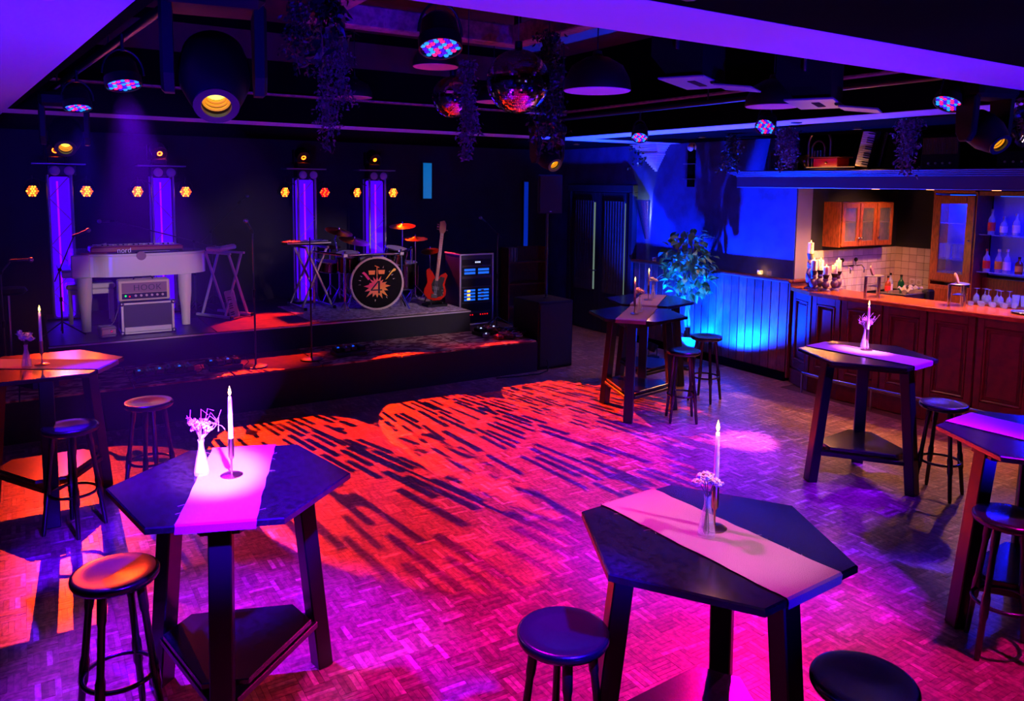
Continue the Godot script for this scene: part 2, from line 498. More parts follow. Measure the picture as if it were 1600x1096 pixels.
# ---------------------------------------------------------------- lamps
func led_face(t, o, bs, r, rows, mats, cell):
	# hexagonal grid of round cells on a disc whose outward normal is -Y of bs
	var sets = []
	for m in mats: sets.append(MB.new())
	var pitch = r * 2.0 / (rows * 2 + 1)
	var k = 0
	for i in range(-rows, rows + 1):
		for j in range(-rows * 2, rows * 2 + 1):
			var p = Vector2((j + (0.5 if i % 2 else 0.0)) * pitch, i * pitch * 0.9)
			if p.length() > r - cell * 0.8: continue
			k += 1
			var s = sets[(k + absi(i)) % mats.size()]
			s.xf = Transform3D(bs, o)
			s.lathe([Vector2(cell, 0), Vector2(cell * 0.8, cell * 0.35), Vector2(0, cell * 0.55)], 10, V(p.x, 0, p.y), Vector3.DOWN)
	for i in mats.size(): part(t, "led_cells", sets[i], mats[i]).set_meta("kind", "stuff")
func led_par(at, dir, label, color, energy, angle, r = 0.1, rows = 3, mats = ["led_pink", "led_cyan", "led_violet"], group = "ceiling LED par cans", drop = 0.0, blend = 0.6):
	var t = thing("led_par_can", label, "stage light", at, 0.0, group)
	var bs = look(dir)
	var b = MB.new()
	b.xf = Transform3D(bs, Vector3.ZERO)
	b.lathe([Vector2(0, r * 1.7), Vector2(r * 0.6, r * 1.65), Vector2(r * 0.9, r * 1.3), Vector2(r * 1.0, r * 0.5), Vector2(r * 1.06, r * 0.45), Vector2(r * 1.06, -r * 0.12), Vector2(r * 1.0, -r * 0.12), Vector2(r * 1.0, 0.0), Vector2(0, 0.0)], 24)
	part(t, "can", b, "black_metal")
	led_face(t, Vector3.ZERO, bs, r, rows, mats, r / (rows * 2 + 1) * 0.92)
	var y = MB.new()
	var arc = []
	for i in 13:
		var a = PI * i / 12.0
		arc.append(Vector3(cos(a) * r * 1.16, r * 0.6 + sin(a) * r * 1.5, 0))
	y.tube(arc, r * 0.07, 6)
	y.cyl(V(0, r * 2.0, 0), V(0, r * 2.6 + drop, 0), r * 0.12, -1, 8)
	part(t, "yoke", y, "black_metal")
	if energy > 0: spot(t, at + dir.normalized() * (r * 0.5), at + dir.normalized() * 3.0, color, energy, angle, r * 0.6, blend)
	return t
func hang_mover(at, dir, label, s = 1.0, lens = ["lens_gold", "lens_hot"], base_up = 1.0, group = "moving head spotlights"):
	# at: pivot of the head; the base stands above it (base_up 1) or below (-1)
	var t = thing("moving_head", label, "stage light", at, 0.0, group)
	var yaw = atan2(dir.x, dir.z)
	var fx = Basis(Vector3.UP, yaw)
	var b = MB.new()
	b.xf = Transform3D(fx, Vector3.ZERO)
	b.box(V(0, base_up * 0.315 * s, 0), V(0.40, 0.13, 0.30) * s, 0.03 * s)
	b.box(V(0, base_up * 0.395 * s, 0), V(0.26, 0.03, 0.06) * s, 0.0)
	if base_up > 0: b.cyl(V(0, 0.40 * s, 0), V(0, maxf(0.42 * s, minf(3.45 - at.y, 0.55)), 0), 0.02, -1, 8)
	part(t, "base", b, "black_plastic")
	for sg in [-1.0, 1.0]:
		var y = MB.new()
		y.xf = Transform3D(fx, Vector3.ZERO)
		y.prism([Vector2(-0.10, 0.27) * s, Vector2(0.10, 0.27) * s, Vector2(0.085, -0.02) * s, Vector2(0.04, -0.09) * s, Vector2(-0.04, -0.09) * s, Vector2(-0.085, -0.02) * s], sg * 0.155 * s, sg * 0.205 * s, 0.012 * s, Basis(V(0, 0, 1), V(1, 0, 0), V(0, base_up, 0)))
		part(t, "yoke_arm", y, "black_plastic")
	var bs = look(dir)
	var h = MB.new()
	h.xf = Transform3D(bs, Vector3.ZERO)
	h.lathe([Vector2(0, 0.17), Vector2(0.08, 0.165), Vector2(0.125, 0.12), Vector2(0.14, 0.03), Vector2(0.138, -0.06), Vector2(0.115, -0.13), Vector2(0.088, -0.20), Vector2(0.078, -0.205), Vector2(0.062, -0.20), Vector2(0.058, -0.12), Vector2(0, -0.12)].map(func(p): return p * s), 32)
	part(t, "head", h, "black_plastic")
	var r = MB.new()
	r.xf = h.xf
	r.lathe([Vector2(0.088, -0.196), Vector2(0.088, -0.21), Vector2(0.058, -0.21), Vector2(0.058, -0.19)].map(func(p): return p * s), 32)
	part(t, "lens_ring", r, "ring_violet")
	var l = MB.new()
	l.xf = h.xf
	for q in [[0.056, -0.175], [0.052, -0.155], [0.046, -0.14]]: l.lathe([Vector2(q[0], q[1] + 0.012), Vector2(q[0], q[1]), Vector2(q[0] - 0.007, q[1]), Vector2(q[0] - 0.007, q[1] + 0.012)].map(func(p): return p * s), 28)
	part(t, "lens", l, lens[0])
	var g = MB.new()
	g.xf = h.xf
	g.lathe([Vector2(0.042, -0.122), Vector2(0.03, -0.134), Vector2(0, -0.138)].map(func(p): return p * s), 24)
	part(t, "lamp_glass", g, lens[1])
	return t
func gobo_light(t, at, to, color, energy, seed_, half = 16.0, cover = 70):
	# a lamp of a few millimetres behind a cut metal disc, as inside a moving head
	var d = (to - at).normalized()
	area(t, at, to, 0.0005, 0.0005, color, energy)
	var bs = look(d)
	var q = RandomNumberGenerator.new()
	q.seed = seed_
	var b = MB.new()
	var g = 0.12
	var R = g * tan(deg_to_rad(half))
	b.xf = Transform3D(bs, at + d * g - t.position)
	if cover > 20:
		# rows of fine slots with broken bars
		var k = 0
		for c in range(-10, 11):
			var u = c * 0.098 * R + q.randfn(0, 0.008) * R
			var w = -R
			while w < R:
				var l = q.randf_range(0.16, 0.42) * R
				if q.randf() < 0.74: b.box(V(u + q.randfn(0, 0.006) * R, 0, w + l / 2), V(R * q.randf_range(0.044, 0.072), 0.0003, l), 0.0, Basis(Vector3.UP, q.randfn(0.0, 0.04)))
				w += l + q.randf_range(0.02, 0.12) * R
				k += 1
	for i in mini(cover, 5):
		var a = q.randf() * TAU
		var rr = sqrt(q.randf()) * R
		b.box(V(cos(a) * rr, 0.0005, sin(a) * rr), V(R * q.randf_range(0.08, 0.20), 0.0003, R * q.randf_range(0.06, 0.16)), 0.0, Basis(Vector3.UP, q.randfn(0.0, 0.4)))
	b.lathe([Vector2(R, 0.0004), Vector2(0.10, 0.0004), Vector2(0.10, -0.0004), Vector2(R, -0.0004), Vector2(R, 0.0004)], 32)
	part(t, "gobo_disc", b, "black_metal")
	part(t, "lens_ring", (func():
		var z = MB.new()
		z.xf = b.xf
		return z.torus(V(0, -0.002, 0), Vector3.UP, R + 0.007, 0.006, 28, 8)).call(), "arc_orange")  # glow put on this ring to show the lamp glow the disc hides
	var h = MB.new()
	h.xf = Transform3D(bs, at - t.position)
	h.lathe([Vector2(0.10, -g), Vector2(0.10, 0.03), Vector2(0.0, 0.03)], 24)
	part(t, "lamp_house", h, "black_metal")
func hall_lights():
	# unseen lamps out of view, placed to light tables, stool, floor and bar
	for q in [
		[V(0.95, 3.10, -1.50), V(0.80, 1.15, -3.83), Color(0.24, 0.0, 1.0), 400.0, 11.5, "unseen LED par can placed to light the near left table"],
		[V(0.65, 3.10, -1.50), V(0.76, 1.15, -3.99), Color(0.85, 0.42, 1.0), 300.0, 4.8, "unseen narrow LED par can placed to light the near left runner"],
		[V(2.9, 3.10, -1.2), V(2.0, 0, -4.5), Color(0.9, 0.0, 0.55), 20.0, 15.0, "unseen LED par can placed to wash the floor pink"],
		[V(3.9, 3.10, -1.2), V(4.6, 0, -4.3), Color(0.34, 0.0, 1.0), 95.0, 25.0, "unseen LED par can placed to light the floor right of centre"],
		[V(4.6, 3.10, -1.2), V(3.85, 0, -2.75), Color(0.85, 0.0, 0.66), 21.0, 25.0, "unseen LED par can placed to light the near right floor"],
		[V(6.0, 3.14, -1.6), V(5.15, 1.15, -2.2), Color(0.20, 0.0, 1.0), 60.0, 14.0, "unseen LED par can placed to light the table at the right edge"],
		[V(6.5, 3.14, -2.45), V(6.36, 1.15, -4.17), Color(0.80, 0.40, 1.0), 190.0, 4.2, "unseen narrow LED par can placed to light the table before the bar"],
		[V(6.9, 3.14, -2.45), V(5.7, 0, -4.9), Color(0.34, 0.0, 1.0), 70.0, 20.0, "unseen LED par can placed to light the floor violet"],
		[V(5.5, 3.10, -1.0), V(8.6, 0.7, -4.4), Color(0.85, 0.0, 0.50), 22.0, 20.0, "unseen LED par can placed to light the bar front"],
		[V(1.7, 3.10, -0.7), V(1.8, 0.8, -2.44), Color(0.14, 0.02, 1.0), 170.0, 4.6, "unseen narrow blue LED par can placed to light the stool left of the nearest table"],
		[V(3.2, 3.10, -0.9), V(2.37, 1.15, -2.2), Color(0.85, 0.66, 1.0), 8.0, 11.5, "unseen lavender LED par can placed to light the nearest table"],
	]: led_par(q[0], q[1] - q[0], q[5], q[2], q[3], q[4])
	# unseen violet wash lights behind the viewer, placed to light the white beams
	for q in [[V(-1.45, 0.9, -0.6), V(-0.6, 3.27, -4.2), 46.0, 34.0, "left"], [V(1.6, 0.3, 1.6), V(1.9, 3.27, -2.5), 58.0, 30.0, "middle"], [V(5.2, 0.3, 1.6), V(5.4, 3.27, -2.5), 58.0, 30.0, "right"]]:
		led_par(q[0], q[1] - q[0], "%s unseen violet LED wash light behind the viewer placed to light the ceiling" % q[4], Color(0.09, 0.0, 1.0), q[2], q[3], 0.1, 3, ["led_violet", "led_cyan"])
	# unseen white lamps out of view, placed to light the band
	for q in [[V(1.25, 3.10, -1.3), V(1.30, 1.2, -10.6), 34.0, 5.2, "left"], [V(6.3, 3.12, -2.45), V(4.5, 1.1, -10.5), 66.0, 9.0, "right"]]:
		led_par(q[0], q[1] - q[0], "%s unseen white front light placed to light the stage" % q[4], Color(1.0, 0.82, 0.92), q[2], q[3], 0.09, 2, ["led_white"])
	# ones in view
	led_par(V(0.40, 3.16, -6.98), V(0.05, -1, 0.25), "small pink and blue LED par can at the far left rail end", Color(0.16, 0.0, 1.0), 40.0, 15.0, 0.095, 3, ["led_pink", "led_cyan", "led_violet"], "ceiling LED par cans", 0.04)
	led_par(V(0.535, 3.16, -5.14), V(0.10, -1, 0.30), "pink and blue LED par can on left rail beside the big moving head", Color(0.42, 0.0, 1.0), 100.0, 22.0, 0.095, 3, ["led_pink", "led_cyan", "led_violet"], "ceiling LED par cans", 0.04)
	led_par(V(1.75, 3.26, -3.46), V(-0.1, -1, 0.35), "largest pink and blue LED par can above the twin mirror balls", Color(0.75, 0.0, 0.85), 22.0, 36.0, 0.1, 3)
	led_par(V(5.93, 3.15, -6.77), V(-0.40, -0.8, 0.36), "LED par can hanging in front of the white corner bracket", Color(0.45, 0.0, 1.0), 9.0, 24.0, 0.09, 3, ["led_pink", "led_cyan", "led_violet"], "ceiling LED par cans", 0.08)
	led_par(V(5.94, 3.17, -5.02), V(-0.66, -0.65, 0.30), "LED par can under the right beam left of the accordion", Color(0.90, 0.0, 0.50), 36.0, 20.0, 0.09, 3, ["led_pink", "led_cyan", "led_violet"], "ceiling LED par cans", 0.06)
	led_par(V(5.49, 3.2, -3.06), V(-0.50, -0.8, -0.05), "LED par can under the right beam next to rightmost moving head", Color(0.85, 0.0, 0.75), 26.0, 24.0, 0.095, 3, ["led_pink", "led_cyan", "led_violet"], "ceiling LED par cans", 0.91)
	var ps = thing("unseen_spotlight", "unseen small violet spotlight placed in the bar side beam to light the floor", "lamp", V(6.74, 3.262, -5.30))  # source unseen; placed to light the violet pool on the floor
	part(ps, "trim_ring", MB.new().lathe([Vector2(0.055, 0.006), Vector2(0.055, -0.004), Vector2(0.04, -0.006), Vector2(0.04, 0.006)], 24), "black_metal")
	part(ps, "lamp_face", MB.new().cyl(V(0, 0.0, 0), V(0, 0.005, 0), 0.04, -1, 20), "led_violet")
	spot(ps, V(6.74, 3.25, -5.30), V(6.22, 0, -5.32), Color(0.80, 0.34, 1.0), 190.0, 6.5, 0.04, 0.9)
	spot(ps, V(6.74, 3.25, -5.30), V(5.75, 0, -5.35), Color(0.42, 0.0, 1.0), 95.0, 18.0, 0.04, 0.9)
	# unseen dim downlights, placed to light the brown floor by doors and bar
	for q in [[V(7.75, 3.262, -7.6), "nearer the plant"], [V(7.6, 3.262, -10.2), "nearer the doors"], [V(7.9, 3.262, -5.4), "nearer the bar"]]:
		var t = thing("unseen_downlight", "unseen small round downlight placed in the black ceiling %s" % q[1], "lamp", q[0], 0, "unseen ceiling downlights")
		part(t, "trim_ring", MB.new().lathe([Vector2(0.055, 0.006), Vector2(0.055, -0.004), Vector2(0.04, -0.006), Vector2(0.04, 0.006)], 24), "black_metal")
		part(t, "lamp_face", MB.new().cyl(V(0, 0.0, 0), V(0, 0.005, 0), 0.04, -1, 20), "lamp_warm")
		spot(t, q[0] - V(0, 0.012, 0), q[0] - V(0.25, 3, -0.1), Color(1.0, 0.66, 0.48), 2.2, 42.0, 0.04, 0.9)

# ---------------------------------------------------------------- shell
func shell():
	var b = MB.new().box(V(4.5, -0.075, -5.0), V(14.0, 0.13, 16.0))
	struct("floor", b, "subfloor", "screed under the parquet floor", "floor")
	struct("wall_back", MB.new().box(V(4.0, 2.2, -12.65), V(12.4, 4.6, 0.3)), "dark_wall", "dark navy wall behind the stage", "wall")
	struct("wall_left", MB.new().box(V(-1.95, 2.2, -5.0), V(0.3, 4.6, 16.0)), "dark_wall", "dark wall left of the stage", "wall")
	struct("wall_front", MB.new().box(V(4.5, 2.2, 2.9), V(14.0, 4.6, 0.2)), "dark_wall", "dark wall behind the viewer", "wall")
	struct("wall_far_right", MB.new().box(V(11.35, 2.2, -5.0), V(0.3, 4.6, 16.0)), "dark_wall", "dark outer wall behind the bar", "wall")
func floor_parquet():
	var fl = get_node("floor")
	var S = 0.15
	var w = S / 5.0
	var near = []
	var all = []
	for i in 71:
		for j in 78:
			var x = -1.74 + i * S + S / 2
			var z = -0.3 - j * S - S / 2
			if z < -9.0 and x < 5.9 or x > 8.72: continue
			if x > 8.3 and z > -6.6: continue
			all.append([x, z, (i + j) % 2])
	all.sort_custom(func(a, b): return fit(a) < fit(b))
	var tones = range(6).map(func(k): return M["strip%d" % k].albedo_color.srgb_to_linear())
	var pm = MB.new().box(V(0, -0.005, 0), V(S - 0.0012, 0.010, w - 0.0012), 0.0008).mesh()
	var m = MB.new()
	for k in all.size():
		var q = all[k]
		for s in 5:
			var off = (s - 2) * w
			var at = V(q[0], 0, q[1] + off) if q[2] else V(q[0] + off, 0, q[1])
			var tone = [0, 0, 1, 1, 2, 2, 3, 5, 5, 4][rng.randi() % 10]
			var tilt = Basis(V(0, 0, 1), rng.randfn(0, 0.008)) * Basis(V(1, 0, 0), rng.randfn(0, 0.008))
			if k < 60:
				var o = part(fl, "parquet_strip", pm, "strip%d" % tone)
				o.position = at + V(0, rng.randf_range(-0.0004, 0.0004), 0)
				o.basis = tilt * Basis(Vector3.UP, 0.0 if q[2] else PI / 2)
			else:
				var g = rng.randf_range(0.9, 1.12)
				m.col = tones[tone] * g
				m.xf = Transform3D(tilt, at)
				var h = V((S if q[2] else w) / 2 - 0.0006, 0, (w if q[2] else S) / 2 - 0.0006)
				var y0 = -0.01
				var p = [V(-h.x, 0, -h.z), V(h.x, 0, -h.z), V(h.x, 0, h.z), V(-h.x, 0, h.z)]
				m.quad(p[0], p[1], p[2], p[3], Vector3.UP)
				for e in 4:
					var a = p[e]
					var c = p[(e + 1) % 4]
					m.quad(a, c, c + V(0, y0, 0), a + V(0, y0, 0), (a + c) / 2)
	var rest = part(fl, "parquet", m, "parquet")
	rest.set_meta("kind", "stuff")
func fit(a):
	# how near a parquet square lies to the viewer; squares out of sight come last
	var d = Vector2(a[0], a[1]).length()
	var ang = rad_to_deg(atan2(a[0], -a[1]))
	if d < 3.75 or ang < 2 or ang > 62: return 1000.0 + d
	return d
func slab(name_, poly, y0, y1, m, label):
	return struct(name_, MB.new().prism(poly, y0, y1), m, label, "ceiling")
func P2(a): return PackedVector2Array(a.map(func(q): return Vector2(q[0], q[1])))
func ceiling():
	# low white ring beam round a raised dark tray
	slab("ceiling", P2([[-1.8, 2.8], [11.2, 2.8], [11.2, -2.2], [-1.8, -2.2]]), 3.27, 3.5, "black_paint", "low black ceiling nearest the viewer")
	slab("ceiling", P2([[-1.8, -2.2], [11.2, -2.2], [11.2, -2.69], [-1.8, -2.69]]), 3.268, 3.5, "soffit", "wide white beam underside crossing the top of the view")
	slab("ceiling", P2([[-1.8, -2.69], [0.44, -2.69], [-0.15, -9.79], [-1.8, -9.79]]), 3.268, 3.5, "soffit", "white soffit along the left side of the hall")
	slab("ceiling", P2([[-0.15, -8.97], [8.7, -8.97], [8.7, -9.5], [-0.15, -9.5]]), 3.268, 3.5, "soffit", "white beam underside in front of the stage")
	slab("ceiling", P2([[-1.8, -9.5], [8.7, -9.5], [8.7, -12.5], [-1.8, -12.5]]), 3.27, 3.5, "black_paint", "black ceiling above the stage")
	slab("ceiling", P2([[6.49, -2.69], [7.0, -2.69], [7.0, -8.97], [6.49, -8.97]]), 3.268, 3.5, "soffit", "white beam underside along the bar side")
	slab("ceiling", P2([[7.0, -2.69], [11.2, -2.69], [11.2, -8.97], [7.0, -8.97]]), 3.27, 3.5, "black_paint", "black ceiling above the bar")
	struct("wall_tray_back", MB.new().box(V(3.2, 3.905, -8.96), V(8.0, 1.27, 0.12)), "black_paint", "black riser of the ceiling tray on the stage side", "wall")
	struct("wall_tray_right", MB.new().box(V(6.48, 3.905, -5.8), V(0.12, 1.27, 6.6)), "black_paint", "black riser of the ceiling tray on the bar side", "wall")
	struct("wall_tray_front", MB.new().box(V(3.2, 3.9, -2.62), V(8.0, 1.26, 0.12)), "black_paint", "black riser of the ceiling tray nearest the viewer", "wall")
	struct("wall_tray_left", MB.new().prism(P2([[0.50, -2.69], [-0.04, -9.0], [-0.2, -9.0], [0.34, -2.69]]), 3.27, 4.5), "black_paint", "black riser of the ceiling tray on the left", "wall")
	slab("ceiling", P2([[-0.6, -2.5], [6.8, -2.5], [6.8, -9.2], [-0.6, -9.2]]), 4.36, 4.5, "red_paper", "dark red ceiling inside the raised tray")
	struct("trim_1", MB.new().box(V(3.1, 4.09, -8.89), V(6.6, 0.3, 0.02)), "red_paper", "dark red panel high on the tray riser", "trim")
	struct("trim_2", MB.new().box(V(3.2, 3.565, -8.86), V(6.4, 0.022, 0.10), 0.004), "pale_wood", "thin pale ledge in the tray on the stage side", "trim")
	struct("trim_3", MB.new().box(V(6.38, 3.60, -5.9), V(0.10, 0.022, 6.1), 0.004), "pale_wood", "thin pale ledge in the tray on the bar side", "trim")
	var b = MB.new()
	var t = thing("ceiling_frame", "pale wooden beam frame hanging high in the dark ceiling tray", "beam", V(3.05, 3.9, -5.4))
	for q in [[V(0, 0.09, -1.0), V(2.1, 0.18, 0.16)], [V(-0.97, 0.09, 0.75), V(0.16, 0.18, 3.34)], [V(0.97, 0.09, 0.75), V(0.16, 0.18, 3.34)]]:
		part(t, "beam", MB.new().box(q[0], q[1], 0.01), "pale_wood")
	for x in [-0.97, 0.97]:
		for z in [-0.95, 2.2]: part(t, "hanger", MB.new().box(V(x, 0.31, z), V(0.05, 0.28, 0.05)), "black_metal")
	for q in [[V(0.29, 3.45, -8.6), V(0.745, 3.45, -2.9), "black lighting rail running along the left edge of the ceiling tray"], [V(5.93, 3.45, -8.6), V(5.93, 3.45, -2.9), "black lighting rail running along the bar side of the ceiling tray"], [V(0.6, 3.50, -3.45), V(5.9, 3.50, -3.45), "black lighting rail crossing the tray nearest the viewer"]]:
		var rt = thing("lighting_rail", q[2], "rail", q[0])
		part(rt, "tube", MB.new().cyl(V(0, 0, 0), q[1] - q[0], 0.024, -1, 10), "black_metal")
		for k in [0.06, 0.5, 0.94]: part(rt, "hanger", MB.new().cyl((q[1] - q[0]) * k, (q[1] - q[0]) * k + V(0, 4.36 - q[0].y, 0), 0.008, -1, 6), "black_metal")
func right_wall():
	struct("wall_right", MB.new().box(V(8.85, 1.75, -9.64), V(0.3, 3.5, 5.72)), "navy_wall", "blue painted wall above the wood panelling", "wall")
	struct("trim_4", MB.new().box(V(8.86, 1.99, -6.77), V(0.30, 1.24, 0.012)), "pillar_paint", "grey painted end face of the wall beside the bar", "trim")
	# wainscot
	var t = thing("wainscot", "brown vertical plank panelling below the blue wall", "panelling", V(8.66, 0, -9.9))
	t.set_meta("kind", "structure")
	part(t, "base_rail", MB.new().box(V(0.0, 0.06, 1.56), V(0.10, 0.12, 3.12), 0.004), "black_paint")
	for i in 22:
		part(t, "plank", MB.new().box(V(0.0, 0.73, 0.07 + i * 0.1415), V(0.06, 1.22, 0.136), 0.006), "plank%d" % [0, 1, 2, 3, 1, 0, 2][i % 7])
	part(t, "cap_rail", MB.new().box(V(-0.01, 1.365, 1.57), V(0.17, 0.045, 3.2), 0.012), "mahogany")
	part(t, "end_panel", MB.new().box(V(0.16, 0.70, 3.14), V(0.40, 1.30, 0.03), 0.006), "plank1")
	part(t, "end_cap", MB.new().box(V(0.18, 1.365, 3.13), V(0.42, 0.045, 0.10), 0.012), "mahogany")
	# double door
	var f = MB.new()
	f.box(V(8.66, 2.56, -10.86), V(0.12, 0.12, 1.84), 0.008); f.box(V(8.66, 1.25, -11.73), V(0.12, 2.5, 0.10), 0.008); f.box(V(8.66, 1.25, -9.99), V(0.12, 2.5, 0.10), 0.008)
	struct("trim_5", f, "dark_wall", "dark frame round the curtained double doors", "trim")
	for k in 2:
		var z = [-11.27, -10.45][k]
		var d = thing("door_%d" % (k + 1), ["dark door leaf nearer the stage with curtained glass", "dark door leaf beside the panelling with curtained glass"][k], "door", V(8.66, 0, z))
		d.set_meta("kind", "structure")
		for q in [[-0.35, 0.12], [0.35, 0.12]]: part(d, "stile", MB.new().box(V(0, 1.25, q[0]), V(0.05, 2.48, q[1]), 0.006), "dark_wall")
		part(d, "top_rail", MB.new().box(V(0, 2.40, 0), V(0.05, 0.18, 0.58), 0.006), "dark_wall")
		part(d, "bottom_panel", MB.new().box(V(0, 0.38, 0), V(0.05, 0.74, 0.58), 0.006), "dark_wall")
		part(d, "glass", MB.new().box(V(0.0, 1.53, 0), V(0.008, 1.56, 0.58)), "dusk_pane")
		var c = MB.new()
		var pts = []
		for i in 41: pts.append(V(-0.045 + 0.018 * sin(i * 1.25), 0, [-0.30, -0.278][k] + 0.578 * i / 40.0))
		for i in 40: c.quad(pts[i] + V(0, 0.73, 0), pts[i + 1] + V(0, 0.73, 0), pts[i + 1] + V(0, 2.34, 0), pts[i] + V(0, 2.34, 0), V(-1, 0, 0))
		part(d, "curtain", c, "curtain")
		if k == 0:
			var h = MB.new().cyl(V(-0.03, 1.1, 0.34), V(-0.08, 1.1, 0.34), 0.012)
			h.cyl(V(-0.08, 1.1, 0.35), V(-0.08, 1.1, 0.23), 0.010)
			part(d, "handle", h, "steel")
	# bright tall slots at the back
	for q in [["window_1", V(6.055, 2.655, -12.485), V(0.17, 0.62, 0.03), "window_cyan", "short cyan lit slot window on the back wall"], ["window_2", V(8.13, 2.05, -12.485), V(0.10, 1.22, 0.03), "window_blue", "tall blue lit slot window behind the speaker"]]:
		var o = struct(q[0], MB.new().box(q[1] - V(0, 0, 0.0), q[2]), q[3], q[4], "window")
		var fr = MB.new()
		for s in [-1.0, 1.0]:
			fr.box(V(s * (q[2].x / 2 + 0.012), 0, 0.005) + q[1], V(0.024, q[2].y + 0.048, 0.04)); fr.box(V(0, s * (q[2].y / 2 + 0.012), 0.005) + q[1], V(q[2].x, 0.024, 0.04))
		part(o, "frame", fr, "dark_wall")
	# plaster bracket with ivy, dome camera, cone sconce
	var br = thing("wall_bracket", "white fluted plaster corner bracket draped with ivy on the blue wall", "bracket", V(8.70, 3.24, -9.50))
	var m = MB.new()
	for i in 5: m.box(V(-0.16 + i * 0.018, 0.03 - i * 0.03, 0), V(0.32 - i * 0.036, 0.03, 0.62 - i * 0.055), 0.008)
	for i in 9:
		var w = 0.40 - i * 0.043
		m.box(V(-w * 0.25, -0.125 - i * 0.032, 0), V(w * 0.5, 0.034, w), 0.008)
	part(br, "plaster", m, "plaster")
	var iv = MB.new()
	for i in 70:
		var a = V(rng.randf_range(-0.36, -0.08), rng.randf_range(-0.34, 0.09), rng.randf_range(-0.34, 0.02))
		leaf(iv, a, rand_dir(), 0.055, 0.045)
	part(br, "ivy", iv, "ivy")
	var dc = thing("dome_camera", "small round dome camera high on the blue wall", "camera", V(8.70, 3.2, -8.71))
	part(dc, "mount", MB.new().lathe([Vector2(0, 0), Vector2(0.075, 0), Vector2(0.075, 0.03), Vector2(0.06, 0.035), Vector2(0, 0.035)], 24, Vector3.ZERO, V(-1, 0, 0)), "white_plastic")
	part(dc, "dome", MB.new().ball(V(-0.035, 0, 0), V(0.06, 0.06, 0.06), 20, 12), "plaster")
	var cd = thing("cable_duct", "narrow black cable duct running down the blue wall under the ceiling", "duct", V(8.69, 2.98, -8.71))
	part(cd, "channel", MB.new().box(V(-0.01, -0.06, 0), V(0.04, 0.64, 0.13), 0.004), "black_paint")
	for y in [-0.03, -0.26]: part(cd, "clip", MB.new().box(V(-0.02, y, -0.03), V(0.05, 0.012, 0.22)), "steel")
	var sc = thing("cone_sconce", "half-cone metal wall sconce leaning above the panelling", "sconce", V(8.68, 1.74, -9.66))
	var cm = MB.new()
	for i in 12:
		var a0 = PI * i / 12.0 - PI / 2
		var a1 = PI * (i + 1) / 12.0 - PI / 2
		var f0 = func(a, r): return V(-cos(a) * r, 0, sin(a) * r)
		for th in [0.0, 0.006]:
			cm.quad(f0.call(a0, 0.035 - th), f0.call(a1, 0.035 - th), f0.call(a1, 0.15 - th) + V(0, 0.64, -0.09), f0.call(a0, 0.15 - th) + V(0, 0.64, -0.09), f0.call((a0 + a1) / 2, 1.0 if th == 0.0 else -1.0))
	part(sc, "shade", cm, "sconce_metal")
	part(sc, "lamp", MB.new().ball(V(-0.05, 0.42, -0.02), 0.03), "lamp_warm")
	omni(sc, sc.position + V(-0.05, 0.42, -0.02), Color(0.75, 0.85, 0.75), 0.5)
func rand_dir():
	return V(rng.randfn(), rng.randfn(), rng.randfn()).normalized()
func leaf(mb, at, dir, l, w):
	var d = dir.normalized()
	var s = d.cross(rand_dir()).normalized()
	var u = s.cross(d)
	var mid = at + d * l * 0.5 + u * l * 0.08
	var tip = at + d * l
	mb.flat(at, mid + s * w / 2, mid, u); mb.flat(at, mid, mid - s * w / 2, u); mb.flat(mid + s * w / 2, tip, mid, u); mb.flat(mid, tip, mid - s * w / 2, u)

